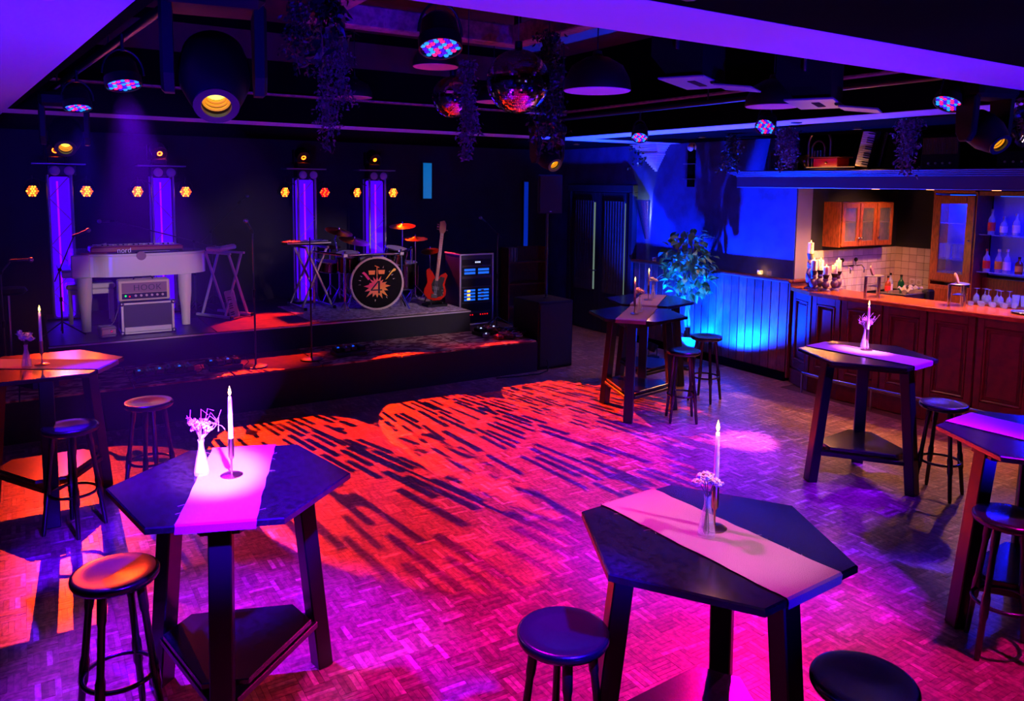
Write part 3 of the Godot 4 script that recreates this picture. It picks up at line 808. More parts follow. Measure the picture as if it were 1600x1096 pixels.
# ---------------------------------------------------------------- bar
var BAR = [Vector2(8.62, -6.72), Vector2(8.42, -6.28), Vector2(8.40, -5.85), Vector2(8.47, -5.35), Vector2(8.53, -4.85), Vector2(8.60, -4.35), Vector2(8.68, -3.80), Vector2(8.78, -3.25), Vector2(8.88, -2.70)]
func bar_room():
	struct("wall_bar_side", MB.new().box(V(10.1, 1.75, -6.88), V(2.2, 3.5, 0.2)), "dark_wall", "dark side wall of the bar niche", "wall")
	struct("wall_bar_back", MB.new().box(V(11.1, 1.75, -4.4), V(0.2, 3.5, 4.8)), "dark_wall", "dark back wall of the bar", "wall")
	# tiles
	for k in 2:
		var t = thing("tile_splashback", ["square white tiles on the bar side wall under the cupboard", "square white tiles on the bar back wall beside the tall cabinet"][k], "tiles", V(9.06, 1.12, -6.775) if k == 0 else V(10.995, 1.12, -6.775))
		t.set_meta("kind", "structure")
		var nn = 17 if k == 0 else 6
		var L = nn * 0.1135
		part(t, "grout_bed", MB.new().box(V(L / 2, 0.32, 0.0) if k == 0 else V(0, 0.32, L / 2), V(L, 0.64, 0.008) if k == 0 else V(0.008, 0.64, L)), "grout")
		var tm = MB.new().box(Vector3.ZERO, V(0.109, 0.101, 0.010) if k == 0 else V(0.010, 0.101, 0.109), 0.003).mesh()
		for i in nn:
			for j in 6:
				var o = part(t, "tile", tm, "tile" if rng.randf() < 0.7 else "tile2")
				o.position = (V(0.057 + i * 0.1135, 0.055 + j * 0.1055, 0.006) if k == 0 else V(-0.006, 0.055 + j * 0.1055, 0.057 + i * 0.1135))
	# counter body
	var cb = thing("bar_counter", "dark red panelled bar counter with moulded front panels", "bar", V(8.5, 0, -4.5))
	var o = V(8.5, 0, -4.5)
	var body = []
	for p in BAR: body.append(p + Vector2(0.06, 0))
	var back = body.duplicate()
	back.reverse()
	for p in back: body.append(p + Vector2(0.42, 0))
	var bm = MB.new()
	bm.xf = Transform3D(Basis(), -o)
	bm.prism(PackedVector2Array(body), 0.0, 1.25)
	part(cb, "body", bm, "bar_front")
	for i in BAR.size() - 1:
		var a = V(BAR[i].x + 0.055, 0, BAR[i].y) - o
		var c = V(BAR[i + 1].x + 0.055, 0, BAR[i + 1].y) - o
		var d = (c - a).normalized()
		var nrm = V(d.z, 0, -d.x)
		if nrm.x > 0: nrm = -nrm
		var bs = Basis(d, Vector3.UP, d.cross(Vector3.UP))
		var mid = (a + c) / 2
		var L = (c - a).length()
		var pm = MB.new()
		for s in [-1.0, 1.0]:
			pm.box(mid + d * s * (L / 2 - 0.045) + V(0, 0.74, 0) + nrm * 0.012, V(0.07, 1.02, 0.024), 0.004, bs)
			pm.box(mid + V(0, 0.74 + s * 0.46, 0) + nrm * 0.012, V(L - 0.16, 0.10, 0.024), 0.004, bs)
			pm.box(mid + d * s * (L / 2 - 0.095) + V(0, 0.74, 0) + nrm * 0.016, V(0.025, 0.80, 0.03), 0.008, bs)
			pm.box(mid + V(0, 0.74 + s * 0.395, 0) + nrm * 0.016, V(L - 0.19, 0.025, 0.03), 0.008, bs)
		part(cb, "panel_frame", pm, "bar_front")
		part(cb, "field_panel", MB.new().box(mid + V(0, 0.74, 0) + nrm * 0.006, V(maxf(L - 0.27, 0.05), 0.70, 0.012), 0.005, bs), "bar_front")
		part(cb, "plinth", MB.new().box(mid + V(0, 0.10, 0) + nrm * 0.01, V(L, 0.2, 0.03), 0.004, bs), "bar_front")
	var top = []
	for p in BAR: top.append(p - Vector2(0.03, 0))
	back = BAR.duplicate()
	back.reverse()
	for p in back: top.append(p + Vector2(0.58, 0))
	var tp = MB.new().prism(PackedVector2Array(top), 1.25, 1.30, 0.008)
	solo("bar_worktop", "polished orange-brown wooden bar top along the counter", "worktop", tp, "bar_top")
	var fr = thing("foot_rail", "shiny metal foot rail along the bottom of the bar", "rail", V(8.35, 0, -6.3))
	var rp = []
	for i in range(1, BAR.size()): rp.append(V(BAR[i].x - 0.09, 0.26, BAR[i].y) - V(8.35, 0, -6.3))
	part(fr, "tube", MB.new().tube(rp, 0.02, 8), "chrome")
	for i in [1, 3, 5, 7]: part(fr, "bracket", MB.new().bar(rp[i - 1], V(rp[i - 1].x, 0, rp[i - 1].z), 0.02, 0.02), "steel")
	# canopy above the bar
	var cn = thing("bar_canopy", "long dark purple cornice canopy above the bar", "canopy", V(8.2, 2.6, -4.8))
	part(cn, "body", MB.new().box(V(1.4, 0.11, 0.0), V(2.7, 0.2, 5.1)), "canopy_paint")
	part(cn, "fascia", MB.new().box(V(0.04, 0.09, 0), V(0.06, 0.18, 5.16), 0.006), "canopy_paint")
	var mo = MB.new()
	for i in 4: mo.box(V(0.03 - i * 0.022, 0.155 + i * 0.018, 0), V(0.07 + i * 0.03, 0.02, 5.18 + i * 0.04), 0.006)
	part(cn, "cornice", mo, "canopy_paint")
	part(cn, "downlight", MB.new().lathe([Vector2(0, 0.0), Vector2(0.035, 0.0), Vector2(0.045, -0.008), Vector2(0.05, 0.004)], 20, V(1.65, 0.004, -0.85)), "lamp_warm")  # unseen downlight, placed to light the cupboard and tiles
	spot(cn, V(9.85, 2.585, -5.65), V(9.9, 1.75, -6.5), Color(1.0, 0.62, 0.34), 4.5, 50.0, 0.04, 0.8)
	for z in [-1.15, 0.3]:  # unseen downlights, placed to light the bar top
		part(cn, "downlight", MB.new().lathe([Vector2(0, 0.0), Vector2(0.035, 0.0), Vector2(0.045, -0.008), Vector2(0.05, 0.004)], 20, V(0.95, 0.004, z)), "lamp_warm")
		spot(cn, V(9.15, 2.585, -4.8 + z), V(9.1, 1.3, -4.8 + z), Color(1.0, 0.64, 0.38), 11.0, 62.0, 0.04, 0.8)
	struct("wall_canopy_back", MB.new().box(V(9.45, 3.05, -4.5), V(0.1, 0.5, 4.6)), "dark_wall", "dark wall behind the things on the canopy", "wall")
	var sl = thing("unseen_strip_light", "unseen short warm strip light placed on the canopy to light the horn", "lamp", V(8.27, 2.835, -6.0))  # source unseen; placed to light the things on the canopy
	part(sl, "housing", MB.new().box(V(0, 0.008, 0), V(0.03, 0.016, 0.7), 0.003), "black_metal")
	part(sl, "tube", MB.new().cyl(V(0.008, 0.02, -0.33), V(0.008, 0.02, 0.33), 0.006, -1, 8), "lamp_dim")
	area(sl, V(8.29, 2.862, -6.0), V(8.6, 3.05, -6.0), 0.6, 0.02, Color(1.0, 0.66, 0.36), 0.10)
	# hanging cupboard
	var cu = thing("wall_cupboard", "oak wall cupboard with three glazed doors above the tiles", "cupboard", V(9.28, 1.81, -6.78))
	var sh = MB.new()
	sh.box(V(0.01, 0.305, 0.13), V(0.02, 0.61, 0.26)); sh.box(V(1.18, 0.305, 0.13), V(0.02, 0.61, 0.26)); sh.box(V(0.595, 0.01, 0.13), V(1.15, 0.02, 0.26)); sh.box(V(0.595, 0.60, 0.13), V(1.15, 0.02, 0.26)); sh.box(V(0.595, 0.305, 0.008), V(1.15, 0.57, 0.012)); sh.box(V(0.595, 0.33, 0.12), V(1.15, 0.014, 0.2))
	part(cu, "carcass", sh, "oak")
	for i in 3:
		var x0 = 0.02 + i * 0.385
		var dm = MB.new()
		for s in [0.035, 0.345]: dm.box(V(x0 + s, 0.305, 0.272), V(0.06, 0.59, 0.022), 0.004)
		for y in [0.045, 0.565]: dm.box(V(x0 + 0.19, y, 0.272), V(0.25, 0.07, 0.022), 0.004)
		var dr = part(cu, "door", dm, "oak")
		part(dr, "pane", MB.new().box(V(x0 + 0.19, 0.305, 0.270), V(0.25, 0.45, 0.005)), "pane")
		part(dr, "knob", MB.new().ball(V(x0 + (0.35 if i == 0 else 0.03), 0.12, 0.30), 0.018, 12, 8), "chrome", "chrome knob")
	# tall cabinet
	var tc = thing("tall_cabinet", "tall oak cabinet with a glass door and stacked glasses inside", "cabinet", V(10.6, 0, -6.02))
	var tb = MB.new()
	for z in [0.012, 0.568]: tb.box(V(0.19, 1.29, z), V(0.38, 2.58, 0.024))
	tb.box(V(0.19, 2.57, 0.29), V(0.38, 0.03, 0.53)); tb.box(V(0.19, 1.36, 0.29), V(0.36, 0.024, 0.53))
	part(tc, "carcass", tb, "oak")
	part(tc, "back_panel", MB.new().box(V(0.37, 1.29, 0.29), V(0.02, 2.5, 0.53)), "back_lit_blue")
	part(tc, "crown", MB.new().box(V(0.17, 2.585, 0.29), V(0.44, 0.03, 0.575), 0.008), "oak")
	var gd = MB.new()
	for z in [0.07, 0.51]: gd.box(V(-0.012, 1.95, z), V(0.024, 1.16, 0.10), 0.004)
	for y in [1.42, 2.47]: gd.box(V(-0.012, y, 0.29), V(0.024, 0.11, 0.34), 0.004)
	var gdo = part(tc, "glass_door", gd, "oak")
	part(gdo, "pane", MB.new().box(V(-0.01, 1.94, 0.29), V(0.005, 0.95, 0.34)), "pane")
	part(gdo, "knob", MB.new().ball(V(-0.035, 1.93, 0.52), 0.016, 12, 8), "chrome", "chrome knob")
	var ld = MB.new()
	ld.box(V(-0.012, 0.68, 0.29), V(0.024, 1.26, 0.54), 0.004); ld.box(V(-0.03, 1.17, 0.29), V(0.02, 0.20, 0.36), 0.012)
	part(tc, "lower_door", ld, "oak")
	for y in [1.66, 2.15]: part(tc, "glass_shelf", MB.new().box(V(0.19, y, 0.29), V(0.32, 0.01, 0.52)), "blue_glass")
	part(tc, "light_strip", MB.new().box(V(0.30, 2.53, 0.29), V(0.02, 0.012, 0.46)), "lamp_blue")  # unseen strip, placed to light the cabinet inside blue
	area(tc, V(10.85, 2.5, -5.73), V(10.75, 1.5, -5.73), 0.1, 0.4, Color(0.02, 0.10, 1.0), 6.0)
	# lit back shelf
	var bs2 = thing("back_shelf", "blue lit mirrored back shelf holding spirit bottles", "shelf", V(10.6, 0, -5.42))
	part(bs2, "back_panel", MB.new().box(V(0.385, 2.02, 1.2), V(0.02, 1.1, 2.4)), "back_lit_blue")
	part(bs2, "top_board", MB.new().box(V(0.19, 2.56, 1.2), V(0.40, 0.06, 2.4), 0.004), "mahogany")
	for y in [1.53, 2.02]: part(bs2, "glass_shelf", MB.new().box(V(0.2, y, 1.2), V(0.3, 0.012, 2.38)), "blue_glass")
	part(bs2, "lower_panel", MB.new().box(V(0.3, 0.72, 1.2), V(0.16, 1.44, 2.4)), "mahogany")
	part(bs2, "worktop", MB.new().box(V(0.1, 1.13, 1.2), V(0.56, 0.04, 2.4), 0.006), "mahogany")
	for y in [2.525, 1.515]: part(bs2, "light_strip", MB.new().box(V(0.34, y, 1.2), V(0.016, 0.012, 2.2)), "lamp_blue")
	area(bs2, V(10.9, 2.5, -4.3), V(10.88, 1.0, -4.3), 0.08, 2.0, Color(0.02, 0.08, 1.0), 20.0)
	area(bs2, V(10.9, 1.50, -4.3), V(10.8, 0.9, -4.3), 0.05, 2.0, Color(0.04, 0.12, 1.0), 0.6)
	# back counter along the tiles
	var bc = thing("back_counter", "black back counter below the tiled niche", "worktop", V(10.0, 0, -6.45))
	part(bc, "top", MB.new().box(V(0.1, 1.08, 0.0), V(1.78, 0.04, 0.6), 0.006), "black_plastic")
	part(bc, "cabinet", MB.new().box(V(0.1, 0.53, -0.02), V(1.76, 1.06, 0.54)), "black_paint")
func pillar_candle(at, h, r, label):
	var t = thing("pillar_candle", label, "candle", at, 0.0, "pillar candles on the bar end")
	part(t, "wax_body", MB.new().lathe([Vector2(0, 0), Vector2(r, 0), Vector2(r * 1.02, h * 0.5), Vector2(r, h), Vector2(r * 0.8, h - 0.006), Vector2(0, h - 0.012)], 18), "wax")
	part(t, "wick", MB.new().cyl(V(0, h - 0.012, 0), V(0.001, h + 0.004, 0), 0.0015, -1, 6), "wick")
	part(t, "flame", MB.new().lathe([Vector2(0, 0), Vector2(0.006, 0.006), Vector2(0.007, 0.013), Vector2(0.003, 0.026), Vector2(0, 0.034)], 10, V(0, h + 0.001, 0)), "flame")
	omni(t, at + V(0, h + 0.014, 0), Color(1.0, 0.62, 0.25), 0.13, 0.006)
func bottle(at, h, r, m, lab, label, cap = "black_plastic"):
	var t = thing("spirit_bottle", label, "bottle", at, 0.0, "spirit bottles in the bar")
	part(t, "glass_body", MB.new().lathe([Vector2(0, 0), Vector2(r * 0.95, 0), Vector2(r, 0.01), Vector2(r, h * 0.58), Vector2(r * 0.85, h * 0.66), Vector2(r * 0.36, h * 0.76), Vector2(r * 0.34, h * 0.93), Vector2(0, h * 0.93)], 16), m)
	part(t, "cap", MB.new().cyl(V(0, h * 0.9, 0), V(0, h, 0), r * 0.4, -1, 12), cap)
	part(t, "paper_label", MB.new().lathe([Vector2(r * 1.015, h * 0.14), Vector2(r * 1.015, h * 0.48)], 16), lab)
	return t
func tumbler(at, r, h, label, group):
	return solo_at("drinking_glass", label, "glass", MB.new().lathe([Vector2(0, 0.004), Vector2(r * 0.8, 0.004), Vector2(r, h), Vector2(r * 0.94, h), Vector2(r * 0.74, 0.012), Vector2(0, 0.012)], 14), "blue_glass", at, group)
func solo_at(called, label, cat, mb, m, at, group = ""):
	var o = solo(called, label, cat, mb, m, group)
	o.position = at
	return o
func bar_things():
	# carved candlesticks and candles
	var spots = [[V(8.50, 1.30, -6.31), 0.26, "leftmost"], [V(8.61, 1.30, -6.21), 0.21, "front middle"], [V(8.70, 1.30, -6.36), 0.25, "back middle"], [V(8.77, 1.30, -6.20), 0.22, "second from right"], [V(8.90, 1.30, -6.24), 0.24, "rightmost"], [V(8.62, 1.30, -6.46), 0.46, "tallest rear"]]
	for i in 6:
		var p = spots[i][0]
		var h = spots[i][1]
		var t = thing("carved_candlestick", "%s carved purple-grey candlestick of the cluster on the bar end" % spots[i][2], "candlestick", p, rng.randf() * 90, "carved candlesticks on the bar end")
		part(t, "foot", MB.new().lathe([Vector2(0, 0), Vector2(0.065, 0), Vector2(0.06, 0.02), Vector2(0.03, 0.035), Vector2(0, 0.04)], 12), "stone_purple")
		var k = h - 0.05
		part(t, "bulb", MB.new().ball(V(0, 0.035 + k * 0.3, 0), V(0.052, k * 0.32, 0.048), 12, 8), "stone_purple")
		part(t, "knop", MB.new().ball(V(0.004, 0.03 + k * 0.72, 0), V(0.036, k * 0.22, 0.033), 10, 7), "stone_purple")
		part(t, "cup", MB.new().lathe([Vector2(0, k * 0.9), Vector2(0.022, k * 0.9), Vector2(0.044, h - 0.006), Vector2(0.046, h), Vector2(0, h)], 14), "black_metal")
		pillar_candle(p + V(0, h, 0), [0.13, 0.10, 0.13, 0.10, 0.14, 0.14][i], 0.034, "%s lit cream pillar candle of the cluster on the bar end" % spots[i][2])
	# wall taps
	for i in 2:
		var x = 9.66 + i * 0.31
		var t = thing("wall_tap", ["left chrome wall tap with black knob on the white tiles", "right chrome wall tap with black knob on the white tiles"][i], "tap", V(x, 1.52, -6.77), 0, "wall taps")
		part(t, "spout", MB.new().tube([V(0, 0, 0.01), V(0, 0.0, 0.06), V(0.03, 0.01, 0.12), V(0.03, -0.03, 0.16), V(0.03, -0.09, 0.16)], 0.011, 8), "chrome")
		part(t, "pipe", MB.new().cyl(V(-0.16, 0.0, 0.03), V(0.02, 0.0, 0.03), 0.008, -1, 8), "chrome")
		part(t, "knob", MB.new().ball(V(0.0, 0.085, 0.05), V(0.026, 0.03, 0.026), 12, 8), "black_plastic", "black knob")
		part(t, "stem", MB.new().cyl(V(0, 0.0, 0.05), V(0, 0.07, 0.05), 0.007, -1, 8), "chrome")
	# drip stands
	for i in 2:
		var at = [V(8.80, 1.30, -5.66), V(8.95, 1.30, -4.72)][i]
		var t = thing("bar_stand", ["steel bar stand with curved top beside the tile bottles", "steel bar stand with curved top in front of the tall cabinet"][i], "stand", at, 12.0, "steel stands on the bar")
		for q in [[-0.10, -0.07], [-0.05, 0.07], [0.11, 0.0]]: part(t, "post", MB.new().cyl(V(q[0], 0, q[1]), V(q[0], 0.24, q[1]), 0.018, -1, 14), "chrome")
		var half = []
		for k in 13: half.append(Vector2(cos(PI * k / 12.0) * 0.16, -0.06 + sin(PI * k / 12.0) * 0.16))
		part(t, "top_plate", MB.new().prism(PackedVector2Array(half), 0.24, 0.25, 0.003), "steel")
		part(t, "shelf", MB.new().box(V(0.02, 0.12, 0), V(0.20, 0.008, 0.10), 0.002), "steel")
		part(t, "wooden_disc", MB.new().lathe([Vector2(0, -0.009), Vector2(0.062, -0.009), Vector2(0.065, 0), Vector2(0.062, 0.009), Vector2(0, 0.009)], 20, V(-0.02, 0.305, -0.03), V(0.15, 0.35, 1)), "pale_wood")
	# sink unit, cloth, bottles on the back counter
	var s = thing("glass_washer", "stainless steel sink unit on the back counter", "sink", V(9.98, 1.10, -5.98))
	part(s, "basin", MB.new().box(V(0, 0.06, 0), V(0.55, 0.12, 0.34), 0.01), "steel")
	part(s, "rim", MB.new().box(V(0, 0.125, 0), V(0.60, 0.012, 0.38), 0.004), "chrome")
	part(s, "end_block", MB.new().box(V(0.25, 0.09, 0.18), V(0.16, 0.16, 0.10), 0.02), "black_plastic")
	var cl = MB.new()
	for i in 9:
		for j in 6:
			var f = func(a, b): return V((a - 4.5) * 0.035, 0.03 + 0.035 * sin(a * 1.7 + b) * cos(b * 1.3) + 0.03 * exp(-0.1 * ((a - 5) * (a - 5) + (b - 3) * (b - 3))), (b - 3) * 0.03)
			cl.quad(f.call(i, j), f.call(i + 1, j), f.call(i + 1, j + 1), f.call(i, j + 1), Vector3.UP)
	solo_at("dish_cloth", "crumpled grey dish cloth lying on the sink", "cloth", cl, "cloth_grey", V(10.06, 1.245, -5.95))
	bottle(V(10.42, 1.10, -6.5), 0.27, 0.04, "bottle_amber", "label_red", "bottle with bright orange-red label in front of the tiles")
	bottle(V(10.56, 1.10, -6.55), 0.30, 0.036, "bottle_clear", "label_white", "clear bottle between red and green ones by the tiles")
	bottle(V(10.66, 1.10, -6.45), 0.28, 0.044, "bottle_green", "bottle_green", "dark green bottle in front of the tiles")
	for q in [[V(9.25, 1.10, -6.35), "left"], [V(9.75, 1.10, -6.3), "right"]]:
		var t = thing("folded_towel", "%s pale yellow folded towel on the back counter" % q[1], "towel", q[0], 8.0, "towels on the back counter")
		for k in 3: part(t, "fold", MB.new().box(V(0.004 * k, 0.012 + k * 0.022, 0), V(0.22 - 0.012 * k, 0.02, 0.15), 0.008), "label_white" if k < 2 else "cream_vinyl")
	var sk = thing("wall_socket", "pair of white sockets low on the tiled back wall", "socket", V(10.975, 1.26, -6.42))
	for z in [-0.05, 0.05]:
		var pl = part(sk, "plate", MB.new().box(V(0, 0, z), V(0.014, 0.085, 0.085), 0.004), "white_plastic")
		part(pl, "insert", MB.new().cyl(V(-0.006, 0, z), V(-0.009, 0, z), 0.025, -1, 14), "tile2")
	# tealights on the wainscot cap
	for i in 2:
		var at = [V(8.64, 1.388, -7.28), V(8.64, 1.388, -9.42)][i]
		var t = thing("tealight_glass", ["lit tealight in a glass on the panelling cap beside the bar", "small glass candle jar on the panelling cap behind the plant"][i], "candle", at)
		part(t, "jar", MB.new().lathe([Vector2(0, 0), Vector2(0.035, 0), Vector2(0.042, 0.07), Vector2(0.040, 0.07), Vector2(0.033, 0.005), Vector2(0, 0.005)], 16), "glass")
		part(t, "wax_body", MB.new().cyl(V(0, 0.006, 0), V(0, 0.025, 0), 0.028, -1, 14), "wax")
		if i == 0:
			part(t, "flame", MB.new().lathe([Vector2(0, 0), Vector2(0.005, 0.006), Vector2(0.002, 0.022), Vector2(0, 0.028)], 8, V(0, 0.026, 0)), "flame")
			omni(t, at + V(0, 0.04, 0), Color(1.0, 0.62, 0.25), 0.03, 0.006)
	var gj = solo_at("clear_jar", "empty clear glass jar beside the lit tealight", "jar", MB.new().lathe([Vector2(0, 0), Vector2(0.028, 0), Vector2(0.03, 0.075), Vector2(0.028, 0.075), Vector2(0.026, 0.004), Vector2(0, 0.004)], 16), "glass", V(8.64, 1.388, -7.12))
	# bottles on the lit shelf
	var mats = ["bottle_clear", "bottle_clear", "bottle_clear", "bottle_amber", "bottle_clear", "bottle_green", "bottle_amber"]
	var labs = ["label_red", "label_yellow", "label_white", "label_yellow", "label_white", "label_white", "label_red"]
	var word = ["red and white label at the left end of", "yellow label next to the red one on", "tall white bottle third on", "amber with gold label on", "white label right of the amber one on", "green glass further right on", "amber glass far right on"]
	for i in 7: bottle(V(10.72 + 0.05 * (i % 2), 1.536, -5.33 + i * 0.125), [0.30, 0.30, 0.31, 0.22, 0.28, 0.30, 0.27][i], 0.045, mats[i], labs[i], "bottle, %s the lower lit glass shelf" % word[i], ["red_paint", "cream_vinyl", "white_plastic", "black_plastic", "black_plastic", "black_plastic", "red_paint"][i])
	for i in 5: bottle(V(10.74, 2.026, -5.31 + i * 0.15), [0.33, 0.24, 0.28, 0.26, 0.30][i], 0.045, "bottle_clear", ["label_red", "label_white", "label_white", "label_red", "label_yellow"][i], "bottle, %s of the upper lit glass shelf" % ["slim with pink label at the left end", "short round second", "square shouldered third", "red label fourth", "yellow label fifth"][i], "steel")
	# glasses in the tall cabinet, upturned stem glasses, beer glasses
	for r in 2:
		for i in 5:
			tumbler(V(10.70 + 0.12 * r, 1.667, -5.93 + i * 0.095), 0.036, 0.20, "tall blue lit glass standing in the tall oak cabinet", "glasses in the tall cabinet")
			tumbler(V(10.70 + 0.12 * r, 1.374, -5.93 + i * 0.095), 0.038, 0.12, "short glass on the bottom shelf of the tall cabinet", "short glasses in the tall cabinet")
	for i in 6:
		var t = thing("stem_glass", "upturned stem glass on the worktop under the lit shelf", "glass", V(10.55 + 0.06 * (i % 2), 1.15, -5.34 + i * 0.075), 0, "upturned stem glasses")
		part(t, "bowl", MB.new().lathe([Vector2(0.034, 0), Vector2(0.038, 0.04), Vector2(0.03, 0.08), Vector2(0.005, 0.105)], 14), "blue_glass")
		part(t, "stem", MB.new().cyl(V(0, 0.10, 0), V(0, 0.17, 0), 0.004, -1, 8), "blue_glass")
		part(t, "foot", MB.new().cyl(V(0, 0.17, 0), V(0, 0.174, 0), 0.033, -1, 14), "blue_glass")
	for i in 8: tumbler(V(9.02 + 0.085 * (i % 2) + 0.02 * i, 1.301, -4.62 + i * 0.05), 0.032, 0.05, "low glass standing in the row on the bar top", "low glasses on the bar")
	for i in 3: tumbler(V(10.55, 1.151, -4.86 + i * 0.1), 0.045, 0.14, "stacked beer glass at the right of the back worktop", "beer glasses under the shelf")
	var tr = thing("serving_tray", "round tray lying at the right end of the bar top", "tray", V(8.98, 1.30, -4.02))
	part(tr, "dish", MB.new().lathe([Vector2(0, 0.004), Vector2(0.13, 0.004), Vector2(0.15, 0.02), Vector2(0.146, 0.022), Vector2(0.128, 0.008), Vector2(0, 0.008)], 28), "steel")
	part(tr, "mat", MB.new().cyl(V(0, 0.008, 0), V(0, 0.011, 0), 0.12, -1, 24), "rubber")
	# things on the canopy
	var y = 2.832
	var pf = thing("picture_frame", "dark framed picture leaning on the canopy left of the horn", "picture", V(8.50, y, -6.86), -80.0)
	var fm = MB.new()
	for sg in [-1.0, 1.0]: fm.box(V(sg * 0.19, 0.13, 0), V(0.03, 0.26, 0.03), 0.004); fm.box(V(0, 0.13 + sg * 0.115, 0), V(0.36, 0.03, 0.03), 0.004)
	part(pf, "frame", fm, "black_metal")
	part(pf, "sheet", MB.new().box(V(0, 0.13, 0.004), V(0.35, 0.21, 0.006)), "curtain")
	var hb = thing("wooden_box", "red wooden box with a knob standing on the canopy", "box", V(8.52, y, -6.16), -90.0)
	part(hb, "body", MB.new().box(V(0, 0.075, 0), V(0.34, 0.13, 0.24), 0.006), "red_paint")
	part(hb, "lid", MB.new().box(V(0, 0.15, 0), V(0.42, 0.018, 0.28), 0.005), "mahogany")
	part(hb, "foot_board", MB.new().box(V(0, 0.006, 0), V(0.40, 0.012, 0.28), 0.004), "pale_wood")
	part(hb, "knob", MB.new().ball(V(0.02, 0.08, 0.125), 0.016, 12, 8), "brass", "brass knob")
	var hn = thing("brass_horn", "upright coiled brass horn on the canopy behind the red box", "instrument", V(8.56, y, -6.36))
	var loop = func(w, h, z): 
		var p = []
		p.append(V(z, 0.02, -w))
		for i in 13: p.append(V(z, h - w + w * sin(PI * i / 12.0), -w * cos(PI * i / 12.0)))
		p.append(V(z, 0.02, w))
		return p
	part(hn, "outer_bow", MB.new().tube(loop.call(0.16, 0.50, 0.0), 0.018, 8), "brass")
	part(hn, "inner_bow", MB.new().tube(loop.call(0.09, 0.36, -0.02), 0.014, 8), "brass")
	for k in 3: part(hn, "valve", MB.new().cyl(V(-0.03, 0.05, -0.045 + k * 0.045), V(-0.03, 0.24, -0.045 + k * 0.045), 0.015, -1, 10), "brass")
	part(hn, "bell", MB.new().lathe([Vector2(0.02, 0), Vector2(0.03, 0.06), Vector2(0.05, 0.11), Vector2(0.10, 0.15), Vector2(0.095, 0.15), Vector2(0.045, 0.11), Vector2(0.015, 0)], 20, V(0, 0.03, -0.2), V(-0.2, 1, -0.3)), "brass")
	var ac = thing("accordion", "piano accordion tilted on the canopy with white keys showing", "instrument", V(8.5, y + 0.02, -5.72))
	ac.basis = Basis(V(1, 0, 0), deg_to_rad(12)) * Basis(Vector3.UP, deg_to_rad(-70))
	part(ac, "treble_body", MB.new().box(V(0.06, 0.24, -0.06), V(0.10, 0.46, 0.16), 0.015), "black_plastic")
	part(ac, "bellows", (func():
		var q = MB.new()
		for i in 9: q.box(V(0.06 + 0.0, 0.24, -0.155 - i * 0.016), V(0.20 - 0.012 * (i % 2), 0.42 - 0.02 * (i % 2), 0.010), 0.002)
		return q).call(), "stool_black")
	part(ac, "keyboard_bed", MB.new().box(V(0.0, 0.24, 0.035), V(0.15, 0.46, 0.03), 0.006), "brass")
	for i in 17: part(ac, "white_key", MB.new().box(V(0.0, 0.035 + i * 0.0258, 0.056), V(0.135, 0.0235, 0.012), 0.002), "white_plastic")
	for i in 16:
		if i % 7 in [2, 6]: continue
		part(ac, "black_key", MB.new().box(V(0.035, 0.048 + i * 0.0258, 0.066), V(0.08, 0.011, 0.012), 0.002), "key_black")
	for i in 2:
		var t = thing("old_amplifier", ["small old guitar amplifier with ribbed grille on the canopy", "low black valve amplifier at the right end of the canopy"][i], "amplifier", [V(8.62, y, -4.86), V(8.55, y, -4.02)][i], -90.0)
		part(t, "cabinet", MB.new().box(V(0, [0.18, 0.09][i], -0.1), [V(0.44, 0.36, 0.2), V(0.42, 0.18, 0.22)][i], 0.01), "black_plastic")
		var g = MB.new()
		for k in 22: g.box(V(-0.19 + k * 0.018, [0.25, 0.12][i], 0.004), V(0.012, [0.18, 0.05][i], 0.008), 0.002)
		part(t, "grille", g, ["amp_grille", "case_panel"][i])
		for k in 4: part(t, "knob", MB.new().cyl(V(-0.12 + k * 0.08, 0.06, 0.0), V(-0.12 + k * 0.08, 0.06, 0.018), 0.012, -1, 10), "white_plastic")

